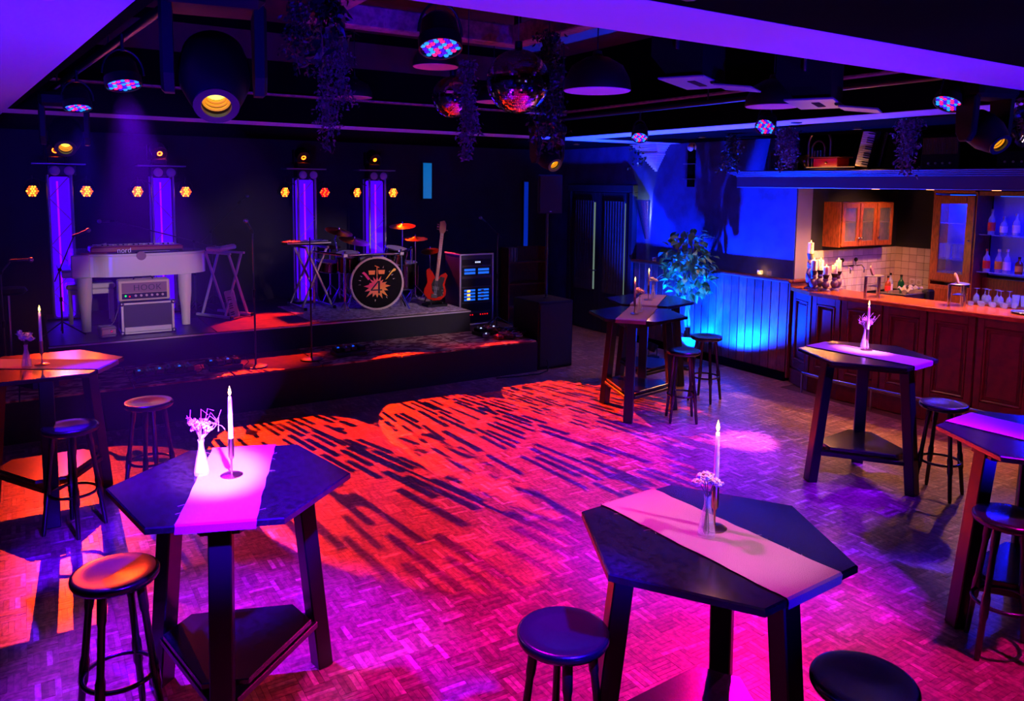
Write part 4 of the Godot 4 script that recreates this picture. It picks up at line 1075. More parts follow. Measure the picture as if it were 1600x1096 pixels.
# ---------------------------------------------------------------- stage
const UY = 0.75
const LY = 0.44
func stage():
	var lo = thing("stage_platform", "low black-skirted front step of the stage", "stage", V(2.7, 0, -9.43))
	part(lo, "skirt", MB.new().box(V(-0.25, 0.21, 0.0), V(7.15, 0.42, 1.06)), "stage_cloth")
	for i in 7:
		var x0 = -3.83 + i * 1.02
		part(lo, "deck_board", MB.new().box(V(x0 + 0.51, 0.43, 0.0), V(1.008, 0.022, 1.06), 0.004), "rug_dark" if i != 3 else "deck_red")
	var lr = thing("stage_platform", "low black platform carrying the rack case beside the upper stage", "stage", V(5.9, 0, -10.6))
	part(lr, "skirt", MB.new().box(V(0.05, 0.21, 0.0), V(0.78, 0.42, 1.26)), "stage_cloth")
	part(lr, "deck_board", MB.new().box(V(0.05, 0.43, 0.0), V(0.78, 0.022, 1.26), 0.004), "deck_top")
	var up = thing("stage_platform", "upper black-skirted stage carrying piano and drum kit", "stage", V(2.86, 0, -11.2))
	part(up, "skirt", MB.new().box(V(0, 0.365, 0.0), V(5.36, 0.73, 2.46)), "stage_cloth")
	for i in 3:
		for j in 2:
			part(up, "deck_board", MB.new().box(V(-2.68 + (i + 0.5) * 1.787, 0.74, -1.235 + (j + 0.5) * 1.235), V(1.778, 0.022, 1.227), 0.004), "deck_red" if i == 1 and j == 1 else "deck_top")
	part(up, "edge_strip", MB.new().box(V(0, 0.735, 1.236), V(5.37, 0.016, 0.012)), "alu")
	solo("stage_rug", "pale worn rug under the drum kit on the stage", "rug", MB.new().prism(P2([[3.15, -11.55], [3.2, -10.06], [5.5, -9.99], [5.52, -11.5]]), 0.7525, 0.761, 0.002), "rug_pale")
	# subwoofer and pole speaker
	var sb = thing("subwoofer", "black subwoofer box standing on the floor at the stage corner", "speaker", V(6.34, 0, -9.24))
	part(sb, "cabinet", MB.new().box(V(0, 0.49, 0), V(0.60, 0.96, 0.66), 0.012), "black_plastic")
	part(sb, "pole_socket", MB.new().cyl(V(0.08, 0.97, -0.04), V(0.08, 0.982, -0.04), 0.04, -1, 14), "black_metal")
	var gl = MB.new()
	gl.box(V(0, 0.49, 0.335), V(0.55, 0.88, 0.014), 0.005)
	part(sb, "grille", gl, "rubber")
	var pl = solo_at("speaker_pole", "thin black pole rising from the subwoofer", "pole", MB.new().cyl(V(0, 0, 0), V(0, 1.30, 0), 0.018, -1, 12).cyl(V(0, 0.62, 0), V(0, 0.70, 0), 0.026, -1, 12), "black_metal", V(6.42, 0.983, -9.28))
	var sp = thing("loudspeaker", "black loudspeaker on a pole above the subwoofer", "speaker", V(6.42, 2.20, -9.28), -20.0)
	part(sp, "cabinet", MB.new().prism(P2([[-0.17, 0.17], [0.17, 0.17], [0.11, -0.17], [-0.11, -0.17]]), 0.0, 0.55, 0.01), "black_plastic")
	part(sp, "grille", MB.new().box(V(0, 0.275, 0.178), V(0.32, 0.52, 0.014), 0.004), "rubber")
	part(sp, "logo_badge", MB.new().box(V(0.0, 0.03, 0.187), V(0.03, 0.012, 0.004)), "steel")
	# books on a low shelf behind
	var sf = thing("side_shelf", "dim brown wooden shelf unit behind the speaker pole", "shelf", V(8.0, 0, -12.3))
	for x in [-0.42, 0.42]: part(sf, "side_panel", MB.new().box(V(x, 0.72, 0), V(0.03, 1.44, 0.28)), "oak")
	for yy in [0.3, 0.75, 1.16]: part(sf, "shelf_board", MB.new().box(V(0, yy, 0), V(0.81, 0.025, 0.28)), "oak")
	part(sf, "slat_back", MB.new().box(V(0, 0.72, -0.135), V(0.84, 1.44, 0.012)), "mahogany")
	for i in 4: solo_at("record_sleeve", "pale upright folder standing on the dim side shelf", "folder", MB.new().box(V(0, 0.13, 0), V(0.018, 0.26, 0.22), 0.002), ["paper", "cloth_grey", "paper", "steel"][i], V(7.66 + i * 0.035, 1.176, -12.3), "folders on the side shelf")
func towers():
	var xs = [0.43, 1.67, 3.70, 4.85]
	var wd = ["leftmost", "second", "third", "rightmost"]
	for i in 4:
		var x = xs[i]
		var t = thing("light_tower", "%s purple lit truss tower at the back of the stage" % wd[i], "light tower", V(x, UY + 0.012, -11.95), 0, "purple light towers")
		part(t, "base_plate", MB.new().box(V(0, 0.01, 0), V(0.44, 0.02, 0.44), 0.004), "black_metal")
		for sx in [-1.0, 1.0]:
			for sz in [-1.0, 1.0]: part(t, "chord", MB.new().cyl(V(sx * 0.135, 0.02, sz * 0.135), V(sx * 0.135, 1.90, sz * 0.135), 0.016, -1, 10), "alu")
		var lac = MB.new()
		for k in 6:
			var s = 1.0 if k % 2 else -1.0
			lac.cyl(V(-s * 0.13, 0.05 + k * 0.31, 0.135), V(s * 0.13, 0.36 + k * 0.31, 0.135), 0.0035, -1, 6)
		part(t, "lacing", lac, "steel")
		part(t, "fabric_skin", MB.new().box(V(0, 0.95, 0.0), V(0.225, 1.86, 0.22), 0.02), "tower_skin")
		part(t, "led_tube", MB.new().cyl(V(-0.03, 0.10, 0.118), V(-0.03, 1.82, 0.118), 0.012, -1, 8), "tower_tube")
		area(t, V(x, 1.72, -11.78), V(x, 1.70, -9.0), 0.22, 1.8, Color(0.16, 0.0, 1.0), 0.6)
		part(t, "head_plate", MB.new().box(V(0, 2.045, 0), V(0.62, 0.018, 0.30), 0.004), "alu")
		var bl = MB.new().box(V(0.03, 1.965, 0.02), V(0.34, 0.13, 0.20), 0.012)
		part(t, "blinder_box", bl, "black_metal")
		for s in [-0.05, 0.115]: part(t, "blinder_lens", MB.new().lathe([Vector2(0.062, 0), Vector2(0.058, 0.012), Vector2(0.035, 0.024), Vector2(0, 0.028)], 20, V(s, 1.955, 0.12), V(0, 0, 1)), "blinder")
		for s in [-1.0, 1.0]:
			part(t, "arm", MB.new().tube([V(s * 0.14, 1.80, 0.02), V(s * 0.24, 1.84, 0.02), V(s * 0.31, 1.86, 0.02), V(s * 0.31, 1.80, 0.02)], 0.008, 6), "black_metal")
			var tint = [[0.1, 0.0], [0.0, 0.0], [0.0, 1.0], [0.0, 0.0]][i][0 if s < 0 else 1]
			var ms = ["led_amber", "led_amber", "led_orange"] if tint < 0.5 else ["led_orange", "led_red"]
			led_par(V(x + s * 0.31, 2.45, -11.90), V(0.12 - s * 0.2, -0.12, 1), "amber LED par can on the %s side of the %s light tower" % ["left" if s < 0 else "right", wd[i]], Color(1.0, 0.34, 0.05), 0.8, 22.0, 0.078, 2, ms, "amber par cans on the light towers")
			if (i == 2 and s < 0) or (i == 3 and s > 0): spot(t, V(x + s * 0.31, 2.43, -11.82), [V(2.72, UY, -10.42), V(5.35, UY, -10.15)][i - 2], Color(1.0, 0.16, 0.02), [26.0, 12.0][i - 2], 17.0, 0.05, 0.5)  # second beam beside this par, placed to light the orange deck patch
		# moving head on top
		var mt = thing("tower_spotlight", "small orange spotlight on top of the %s light tower" % wd[i], "stage light", V(x - 0.03, 2.818, -11.95), 0, "orange spotlights on the towers")
		part(mt, "base", MB.new().box(V(0, 0.045, 0), V(0.20, 0.09, 0.18), 0.015), "black_plastic")
		for s in [-1.0, 1.0]: part(mt, "yoke_arm", MB.new().box(V(s * 0.125, 0.17, 0), V(0.025, 0.22, 0.08), 0.008), "black_plastic")
		var at = V(x - 0.03, 3.04, -11.98)
		var to = [V(0.45, 0, -6.1), V(2.35, 0, -7.0), V(4.1, 0, -7.0), V(5.65, 0, -7.3)][i]
		part(mt, "lamp_disc", (func():
			var q = MB.new()
			q.xf = Transform3D(look(to - at), at - mt.position)
			return q.lathe([Vector2(0, 0.010), Vector2(0.03, 0.010), Vector2(0.03, 0.006), Vector2(0, 0.006)], 18)).call(), "arc_orange")
		gobo_light(mt, at, to, [Color(1.0, 0.20, 0.0), Color(1.0, 0.17, 0.0), Color(1.0, 0.17, 0.0), Color(1.0, 0.22, 0.0)][i], [46.0, 420.0, 470.0, 330.0][i], 11 + i, [13.0, 10.5, 10.5, 8.5][i], [14, 150, 150, 110][i])
func text(parent, s, h, m, at, bs = Basis(), depth = 0.002, called = "lettering"):
	var tm = TextMesh.new()
	var f = SystemFont.new()
	f.font_names = PackedStringArray(["Droid Sans"])
	tm.font = f
	tm.text = s; tm.font_size = 64; tm.pixel_size = h / 64.0; tm.depth = depth
	var o = part(parent, called, tm, m)
	o.transform = Transform3D(bs, at)
	return o
func mic_stand(at, h, label, boom = null, tripod = false, mic_dir = Vector3(0, 0.2, 1), mic = true):
	var t = thing("microphone_stand", label, "microphone stand", at, 0, "microphone stands")
	if tripod:
		for k in 3:
			var a = TAU * k / 3.0 + 0.5
			part(t, "leg", MB.new().cyl(V(0, 0.16, 0), V(cos(a) * 0.27, 0.008, sin(a) * 0.27), 0.008, -1, 8), "black_metal")
	else:
		part(t, "base", MB.new().lathe([Vector2(0, 0), Vector2(0.135, 0), Vector2(0.135, 0.012), Vector2(0.11, 0.022), Vector2(0, 0.026)], 24), "black_metal")
	part(t, "pole", MB.new().cyl(V(0, 0.02, 0), V(0, h * 0.55, 0), 0.011, -1, 10).cyl(V(0, h * 0.5, 0), V(0, h, 0), 0.008, -1, 10), "black_metal")
	part(t, "clutch", MB.new().cyl(V(0, h * 0.52, 0), V(0, h * 0.58, 0), 0.017, -1, 10), "black_plastic")
	var tip = V(0, h, 0)
	if boom != null:
		part(t, "boom", MB.new().cyl(V(0, h, 0) - boom * 0.35, V(0, h, 0) + boom, 0.007, -1, 8), "black_metal")
		part(t, "boom_joint", MB.new().ball(V(0, h, 0), 0.022, 10, 8), "black_plastic")
		tip = V(0, h, 0) + boom
	if mic:
		var d = mic_dir.normalized()
		part(t, "clip", MB.new().cyl(tip - d * 0.01, tip + d * 0.05, 0.016, -1, 10), "black_plastic")
		var mc = part(t, "microphone", MB.new().cyl(tip - d * 0.02, tip + d * 0.15, 0.010, 0.016, 12), "black_metal")
		part(mc, "grille_ball", MB.new().ball(tip + d * 0.17, 0.027, 14, 10), "steel", "steel mesh ball")
	return t
func x_stand(t, x0, x1, z0, z1, y1, m):
	# crossed folding legs with floor bars
	for z in [z0, z1]:
		part(t, "leg", MB.new().bar(V(x0, 0.03, z), V(x1 - 0.06, y1, z), 0.028, 0.028, 0.003), m)
		part(t, "leg", MB.new().bar(V(x1, 0.03, z + 0.03), V(x0 + 0.06, y1, z + 0.03), 0.028, 0.028, 0.003), m)
	for x in [x0, x1]:
		var f = part(t, "floor_bar", MB.new().box(V(x, 0.02, (z0 + z1) / 2), V(0.035, 0.035, z1 - z0 + 0.22), 0.004), m)
		for z in [z0 - 0.12, z1 + 0.12]: part(f, "rubber_foot", MB.new().box(V(x, 0.02, z), V(0.042, 0.042, 0.03), 0.005), "rubber")
	for x in [x0 + 0.06, x1 - 0.06]: part(t, "top_arm", MB.new().box(V(x, y1 + 0.015, (z0 + z1) / 2), V(0.03, 0.03, z1 - z0 + 0.12), 0.003), m)
func keys(t, n_, x0, y, z0, kw, kl, mw = "white_plastic"):
	for i in n_: part(t, "white_key", MB.new().box(V(x0 + (i + 0.5) * kw, y, z0), V(kw * 0.93, 0.012, kl), 0.002), mw)
	for i in n_ - 1:
		if i % 7 in [2, 6]: continue
		part(t, "black_key", MB.new().box(V(x0 + (i + 1) * kw, y + 0.010, z0 - kl * 0.18), V(kw * 0.5, 0.012, kl * 0.6), 0.002), "key_black")
func pedalboard(at, label, n_, leds, turn = 0.0, w = 0.5):
	var t = thing("pedalboard", label, "effects pedals", at, turn)
	part(t, "tray", MB.new().box(V(0, 0.025, 0), V(w, 0.05, 0.26), 0.008), "case_panel")
	for i in n_:
		var p = part(t, "pedal", MB.new().box(V(-w / 2 + (i + 0.5) * w / n_, 0.075, -0.02 + 0.03 * (i % 2)), V(w / n_ * 0.8, 0.05, 0.15), 0.008), ["black_plastic", "case_panel", "black_metal"][i % 3])
		part(p, "knob", MB.new().cyl(V(-w / 2 + (i + 0.5) * w / n_, 0.10, -0.06), V(-w / 2 + (i + 0.5) * w / n_, 0.118, -0.06), 0.012, -1, 10), "steel")
		part(p, "status_light", MB.new().ball(V(-w / 2 + (i + 0.5) * w / n_, 0.104, 0.015), V(0.016, 0.01, 0.012), 8, 6), leds if i % 2 == 0 else "steel")
	part(t, "cable", MB.new().tube([V(w / 2, 0.07, -0.05), V(w / 2 + 0.07, 0.10, -0.02), V(w / 2 + 0.09, 0.04, 0.04), V(w / 2 + 0.02, 0.012, 0.10)], 0.005, 6), "rubber")
func band_gear():
	# piano
	var t = thing("grand_piano", "white baby grand piano at the left of the stage", "piano", V(1.2, UY + 0.012, -11.0))
	var raw = P2([[-0.72, 0.30], [-0.50, 0.32], [-0.34, 0.40], [0.0, 0.43], [0.35, 0.42], [0.62, 0.36], [0.79, 0.22], [0.83, 0.02], [0.76, -0.18], [0.58, -0.32], [0.34, -0.42], [0.12, -0.58], [-0.1, -0.66], [-0.72, -0.68]])
	var rim = PackedVector2Array()
	for i in raw.size():
		var q0 = raw[i - 1]
		var q1 = raw[i]
		var q2 = raw[(i + 1) % raw.size()]
		var q3 = raw[(i + 2) % raw.size()]
		var soft = i >= 1 and i < 12
		for k in (6 if soft else 1): rim.append(q1.cubic_interpolate(q2, q0, q3, k / 6.0) if soft else q1)
	part(t, "rim", MB.new().prism(rim, 0.66, 0.92, 0.012), "piano_white")
	part(t, "lid", MB.new().prism(rim, 0.921, 0.942, 0.006), "piano_white")
	part(t, "cheek", MB.new().box(V(-0.64, 0.80, 0.34), V(0.20, 0.28, 0.05), 0.012), "piano_white")
	part(t, "key_bed", MB.new().box(V(-0.775, 0.70, -0.18), V(0.12, 0.07, 0.98), 0.01), "piano_white")
	part(t, "lid_notch", MB.new().lathe([Vector2(0, 0), Vector2(0.055, 0), Vector2(0.055, 0.02), Vector2(0, 0.02)], 20, V(0.02, 0.915, 0.425), V(0, 0, 1)), "amp_grille")
	for i in 14: part(t, "white_key", MB.new().box(V(-0.80, 0.745, -0.58 + i * 0.06), V(0.13, 0.018, 0.056), 0.003), "white_plastic")
	for q in [[-0.60, 0.33], [0.53, 0.34], [0.20, -0.40]]:
		var lg = MB.new()
		lg.lathe([Vector2(0, 0), Vector2(0.055, 0), Vector2(0.065, 0.24), Vector2(0.085, 0.42), Vector2(0.092, 0.66), Vector2(0, 0.66)], 6, V(q[0], 0, q[1]), Vector3.UP, 0.95)
		part(t, "leg", lg, "piano_white")
	var b = thing("piano_bench", "white padded piano bench behind the piano leg", "bench", V(0.70, UY + 0.012, -11.42))
	part(b, "cushion", MB.new().box(V(0, 0.48, 0), V(0.56, 0.07, 0.34), 0.02), "piano_white")
	part(b, "apron", MB.new().box(V(0, 0.41, 0), V(0.52, 0.06, 0.30), 0.005), "piano_white")
	for sx in [-1, 1]:
		for sz in [-1, 1]: part(b, "leg", MB.new().bar(V(sx * 0.235, 0, sz * 0.13), V(sx * 0.235, 0.40, sz * 0.13), 0.045, 0.045, 0.004), "piano_white")
	# red keyboard on the piano
	var rk = thing("stage_keyboard", "long red stage keyboard lying on the white piano", "keyboard", V(1.20, UY + 0.957, -10.86), 2.0)
	part(rk, "case", MB.new().box(V(0, 0.045, 0), V(1.06, 0.07, 0.30), 0.012), "red_paint")
	part(rk, "panel", MB.new().box(V(0, 0.082, 0.03), V(1.0, 0.008, 0.16), 0.002), "red_paint")
	part(rk, "base", MB.new().box(V(0.14, 0.018, 0.152), V(0.76, 0.03, 0.012), 0.003), "black_plastic")
	for i in 28: part(rk, "white_key", MB.new().box(V(-0.46 + i * 0.0335, 0.088, -0.10), V(0.031, 0.014, 0.10), 0.002), "white_plastic")
	for i in 16: part(rk, "knob", MB.new().cyl(V(-0.44 + i * 0.058, 0.086, 0.03), V(-0.44 + i * 0.058, 0.104, 0.03), 0.010, -1, 8), "key_black" if i % 3 else "white_plastic")
	text(rk, "nord", 0.075, "print_white", V(-0.16, 0.03, 0.160), Basis(), 0.002)
	var sh = thing("sheet_music", "white and orange song sheets on the left of the piano lid", "paper", V(0.72, UY + 0.958, -10.78))
	part(sh, "flat_sheet", MB.new().box(V(0, 0.002, 0), V(0.24, 0.002, 0.18), 0.0, Basis(Vector3.UP, 0.4)), "paper_orange")
	part(sh, "raised_sheet", MB.new().box(V(0.05, 0.045, -0.05), V(0.20, 0.002, 0.15), 0.0, Basis(V(1, 0, 0), 0.7) * Basis(V(0, 0, 1), 0.3)), "paper")
	var tb = thing("tablet", "flat black tablet with a white stylus on the piano lid", "tablet", V(1.42, UY + 0.958, -10.64))
	part(tb, "slab", MB.new().box(V(0, 0.006, 0), V(0.50, 0.010, 0.10), 0.003), "black_plastic")
	part(tb, "stylus", MB.new().box(V(-0.02, 0.015, 0.01), V(0.32, 0.006, 0.02), 0.002), "steel")
	# amplifier head on flight case
	var fc = thing("flight_case", "black flight case with metal edges in front of the piano", "flight case", V(1.235, UY + 0.012, -10.44))
	part(fc, "panels", MB.new().box(V(0, 0.19, 0), V(0.56, 0.37, 0.36)), "case_panel")
	for sx in [-1, 1]:
		for sz in [-1, 1]: part(fc, "edge_profile", MB.new().box(V(sx * 0.28, 0.19, sz * 0.18), V(0.03, 0.38, 0.03), 0.004), "alu")
	for y in [0.012, 0.368]:
		for sz in [-1, 1]: part(fc, "edge_profile", MB.new().box(V(0, y, sz * 0.18), V(0.58, 0.026, 0.03), 0.004), "alu")
		for sx in [-1, 1]: part(fc, "edge_profile", MB.new().box(V(sx * 0.28, y, 0), V(0.03, 0.026, 0.36), 0.004), "alu")
		for sx in [-1, 1]: part(fc, "ball_corner", MB.new().ball(V(sx * 0.285, y, 0.185), 0.03, 12, 8), "steel")
	part(fc, "bottom_rail", MB.new().box(V(0, 0.055, 0.184), V(0.52, 0.06, 0.012), 0.003), "alu")
	var am = thing("guitar_amplifier", "cream guitar amplifier head standing on the flight case", "amplifier", V(1.215, UY + 0.396, -10.44))
	part(am, "cabinet", MB.new().box(V(0, 0.13, -0.015), V(0.57, 0.25, 0.24), 0.012), "cream_vinyl")
	part(am, "grille", MB.new().box(V(0, 0.165, 0.106), V(0.50, 0.12, 0.006), 0.002), "amp_grille")
	part(am, "control_panel", MB.new().box(V(0, 0.065, 0.106), V(0.50, 0.07, 0.006), 0.002), "black_plastic")
	text(am, "HOOK", 0.095, "key_black", V(0.03, 0.165, 0.111), Basis.from_scale(V(1.2, 1, 1)), 0.004)
	for i in 6: part(am, "knob", MB.new().cyl(V(-0.10 + i * 0.06, 0.07, 0.108), V(-0.10 + i * 0.06, 0.07, 0.128), 0.014, -1, 12), "cream_vinyl")
	part(am, "pilot_light", MB.new().ball(V(-0.21, 0.07, 0.112), 0.012, 8, 6), "led_green")
	part(am, "pilot_light", MB.new().ball(V(-0.165, 0.062, 0.112), 0.009, 8, 6), "led_red")
	part(am, "handle", MB.new().tube([V(-0.11, 0.255, 0), V(-0.09, 0.285, 0), V(0.09, 0.285, 0), V(0.11, 0.255, 0)], 0.008, 8), "rubber")
	var sc = thing("small_case", "small silver metal case on the stage floor beside the flight case", "case", V(0.78, UY + 0.012, -10.22), 12)
	part(sc, "body", MB.new().box(V(0, 0.065, 0), V(0.17, 0.13, 0.14), 0.012), "alu")
	for y in [0.03, 0.10]: part(sc, "rib", MB.new().box(V(0, y, 0), V(0.178, 0.014, 0.148), 0.004), "steel")
	part(sc, "latch", MB.new().box(V(0.03, 0.07, 0.074), V(0.03, 0.03, 0.008), 0.002), "chrome")
	solo("patch_cable", "thin pale cable hanging from the amplifier to the small case", "cable", MB.new().tube([V(0.945, 1.16, -10.33), V(0.90, 1.05, -10.22), V(0.86, 0.95, -10.16), V(0.82, 0.905, -10.16)], 0.004, 6), "cloth_grey")
	# white synthesizer and keytar on a stand
	var ws = thing("keyboard_stand", "white crossed keyboard stand right of the piano", "stand", V(2.28, UY + 0.012, -11.1), 30)
	x_stand(ws, -0.16, 0.20, -0.22, 0.22, 0.86, "white_plastic")
	var wk = thing("synthesizer", "pale tilted synthesizer on top of the white stand", "keyboard", V(2.28, UY + 0.915, -11.1), 55)
	part(wk, "case", MB.new().box(V(0, 0.035, 0), V(0.50, 0.06, 0.22), 0.015), "white_plastic")
	part(wk, "panel", MB.new().box(V(0.02, 0.068, -0.05), V(0.44, 0.006, 0.10), 0.002), "red_paint")
	keys(wk, 12, -0.2, 0.07, 0.05, 0.034, 0.10)
	var kt = thing("keytar", "white keytar leaning upright against the stand", "keyboard", V(2.38, UY + 0.016, -10.84))
	kt.basis = Basis(Vector3.UP, -0.25) * Basis(V(1, 0, 0), -0.16) * Basis(V(0, 0, 1), 0.20)
	part(kt, "body", MB.new().box(V(0, 0.19, 0), V(0.13, 0.38, 0.05), 0.015), "white_plastic")
	for i in 11: part(kt, "white_key", MB.new().box(V(0.01, 0.035 + i * 0.029, 0.031), V(0.10, 0.026, 0.012), 0.002), "white_plastic")
	for i in 10:
		if i % 7 in [2, 6]: continue
		part(kt, "black_key", MB.new().box(V(-0.015, 0.050 + i * 0.029, 0.040), V(0.05, 0.012, 0.012), 0.002), "key_black")
	# second keyboard in front of tower three
	var ks = thing("keyboard_stand", "silver crossed keyboard stand left of the drum kit", "stand", V(3.55, UY + 0.024, -11.25), 4)
	x_stand(ks, -0.20, 0.24, -0.28, 0.20, 0.88, "alu")
	var k2 = thing("synthesizer", "dark flat synthesizer on the silver stand left of drums", "keyboard", V(3.50, UY + 0.94, -11.25), 4)
	part(k2, "case", MB.new().box(V(0, 0.03, 0), V(0.66, 0.05, 0.26), 0.01), "black_plastic")
	keys(k2, 18, -0.31, 0.06, 0.04, 0.034, 0.13)
	part(k2, "side_rail", MB.new().box(V(0, 0.035, 0.135), V(0.66, 0.02, 0.008), 0.002), "alu")
	# microphones
	mic_stand(V(0.34, UY + 0.012, -10.58), 0.78, "tripod boom microphone stand in front of the piano keys", V(0.16, 0.40, 0.05), true, V(0.8, 0.35, 0.2))
	mic_stand(V(2.02, UY + 0.012, -11.62), 1.0, "boom microphone stand reaching over the red keyboard", V(-1.0, 0.30, 0.05), true, V(-1, 0.0, 0.1))
	mic_stand(V(2.24, LY + 0.002, -9.2), 1.58, "round base microphone stand on the front step right of piano", null, false, V(-0.5, 0.8, 0.3))
	mic_stand(V(2.92, LY + 0.002, -9.24), 1.50, "round base microphone stand on the front step in front of synthesizer", null, false, V(0.1, 1, 0.1), false)
	mic_stand(V(6.05, LY + 0.002, -10.05), 1.42, "boom microphone stand behind the rack case", V(-0.12, 0.16, -0.1), true, V(-0.75, 0.45, 0.2))
	mic_stand(V(2.35, UY + 0.012, -12.12), 1.1, "dark tilted boom stand against the wall between towers", V(0.40, 0.42, 0), true, V(1, 0.8, 0))
	# rack case
	var rc = thing("rack_case", "tall black rack case with lit effects units beside the drums", "rack", V(5.84, LY + 0.012, -10.52))
	part(rc, "shell", MB.new().box(V(0, 0.55, -0.05), V(0.56, 1.08, 0.5), 0.006), "case_panel")
	for sx in [-1, 1]: part(rc, "edge_profile", MB.new().box(V(sx * 0.285, 0.55, 0.205), V(0.022, 1.10, 0.022), 0.003), "alu")
	for y in [0.01, 1.09]: part(rc, "edge_profile", MB.new().box(V(0, y, 0.205), V(0.58, 0.022, 0.022), 0.003), "alu")
	part(rc, "edge_profile", MB.new().box(V(-0.285, 1.09, -0.05), V(0.022, 0.022, 0.5), 0.003), "alu")
	for q in [[0.97, 0.09], [0.83, 0.13], [0.66, 0.12], [0.47, 0.22], [0.28, 0.12], [0.12, 0.14]]: part(rc, "rack_unit", MB.new().box(V(0, q[0], 0.202), V(0.50, q[1], 0.012), 0.003), "black_plastic")
	for s in [-1, 1]:
		for y in [0.855, 0.805]: part(rc, "display", MB.new().box(V(s * 0.12, y, 0.210), V(0.19, 0.034, 0.004)), "screen_blue")
		for k in 4: part(rc, "display", MB.new().box(V(s * 0.12, 0.54 - k * 0.048, 0.210), V(0.19, 0.028, 0.004)), "screen_blue")
		for k in 3: part(rc, "button_light", MB.new().box(V(s * 0.12 - 0.02, 0.53 - k * 0.06, 0.214), V(0.05, 0.03, 0.004)), "led_amber" if s < 0 else "amp_grille")
		for k in 4: part(rc, "level_light", MB.new().box(V(s * 0.13 + (k - 1.5) * 0.04, 0.16, 0.211), V(0.016, 0.016, 0.004)), "led_red")
	for k in 4: part(rc, "level_light", MB.new().box(V(-0.02 + k * 0.025, 0.97, 0.210), V(0.014, 0.024, 0.004)), "led_white")
	# pedals and cables on the front step
	pedalboard(V(1.25, LY + 0.004, -9.20), "long black pedalboard on the step left of the microphone stands", 6, "screen_blue", 3, 0.62)
	pedalboard(V(1.90, LY + 0.004, -9.32), "small pedalboard with three bright blue lights", 4, "lamp_blue", 4, 0.38)
	pedalboard(V(3.42, LY + 0.004, -9.30), "middle pedalboard with blue lights beside the round base stand", 4, "lamp_blue", 2, 0.40)
	pedalboard(V(5.62, LY + 0.004, -9.62), "grey floor processor at the right end of the step", 3, "led_white", 10, 0.36)
	for i in 5:
		var pts = []
		var q = RandomNumberGenerator.new()
		q.seed = 40 + i
		var o = V(5.72 + 0.04 * i, LY + 0.03, -9.50 + 0.06 * i)
		for k in 16: pts.append(o + V(sin(k * 0.9 + i) * q.randf_range(0.1, 0.24), 0.02 + 0.05 * q.randf(), cos(k * 0.8 + i * 2) * q.randf_range(0.08, 0.2)))
		solo("coiled_cable", "tangled %s cable heaped at the right end of the step" % ["black", "thick black", "grey", "purple", "dark"][i], "cable", MB.new().tube(pts, 0.007 + 0.002 * (i % 2), 6), ["rubber", "black_plastic", "cloth_grey", "stone_purple", "rubber"][i])
	for i in 5:
		var at = [V(5.58, LY + 0.004, -9.22), V(5.74, LY + 0.004, -9.16), V(5.90, LY + 0.004, -9.22), V(5.86, LY + 0.004, -9.70), V(5.50, LY + 0.004, -9.42)][i]
		var t2 = thing("effect_pedal", "%s effect pedal in the heap at the right end of the step" % ["red", "blue lit", "white", "orange", "small steel"][i], "effects pedal", at, i * 35)
		part(t2, "body", MB.new().box(V(0, 0.03, 0), V(0.09, 0.05, 0.13), 0.008), ["red_paint", "case_panel", "white_plastic", "paper_orange", "steel"][i])
		part(t2, "switch", MB.new().cyl(V(0, 0.055, 0.03), V(0, 0.07, 0.03), 0.012, -1, 10), "chrome")
		part(t2, "status_light", MB.new().ball(V(0, 0.058, -0.03), 0.010, 8, 6), ["led_red", "lamp_blue", "led_white", "led_red", "led_white"][i])
	solo("floor_cable", "black cable curling on the floor below the subwoofer", "cable", MB.new().tube([V(5.3, 0.012, -8.80), V(5.6, 0.012, -8.74), V(5.95, 0.012, -8.72), V(6.12, 0.02, -8.78), V(6.18, 0.10, -8.85), V(6.16, 0.16, -8.87)], 0.008, 6), "rubber")
	# bass guitar
	var bg = thing("bass_guitar", "sunburst bass guitar on a stand right of the drums", "bass guitar", V(5.20, UY + 0.10, -10.48))
	bg.basis = Basis(Vector3.UP, -0.35) * Basis(V(0, 0, 1), -0.13) * Basis(V(1, 0, 0), -0.12)
	var body = P2([[0.0, 0.0], [0.10, 0.02], [0.165, 0.10], [0.16, 0.18], [0.13, 0.25], [0.14, 0.33], [0.16, 0.40], [0.12, 0.44], [0.06, 0.40], [0.03, 0.36], [-0.03, 0.36], [-0.07, 0.42], [-0.13, 0.48], [-0.17, 0.45], [-0.16, 0.36], [-0.135, 0.26], [-0.17, 0.17], [-0.17, 0.09], [-0.10, 0.015]])
	var fr = Basis(V(1, 0, 0), V(0, 0, 1), V(0, 1, 0))
	part(bg, "body", MB.new().prism(body, -0.02, 0.02, 0.008, fr), "sun_red")
	part(bg, "pickguard", MB.new().prism(P2([[0.03, 0.05], [0.12, 0.09], [0.125, 0.17], [0.10, 0.25], [0.12, 0.36], [0.05, 0.37], [0.04, 0.33], [-0.04, 0.33], [-0.07, 0.24], [-0.05, 0.15]]), 0.021, 0.024, 0.0, fr), "black_plastic")
	part(bg, "bridge", MB.new().box(V(-0.01, 0.07, 0.026), V(0.09, 0.06, 0.012), 0.003), "chrome")
	part(bg, "pickup", MB.new().box(V(0.0, 0.19, 0.028), V(0.10, 0.05, 0.012), 0.003), "black_metal")
	part(bg, "neck", MB.new().box(V(0, 0.66, 0.018), V(0.052, 0.72, 0.026), 0.006), "maple")
	for k in 14: part(bg, "fret", MB.new().box(V(0, 1.0 - 0.66 * (1 - pow(0.94, k)), 0.032), V(0.05, 0.003, 0.003)), "steel")
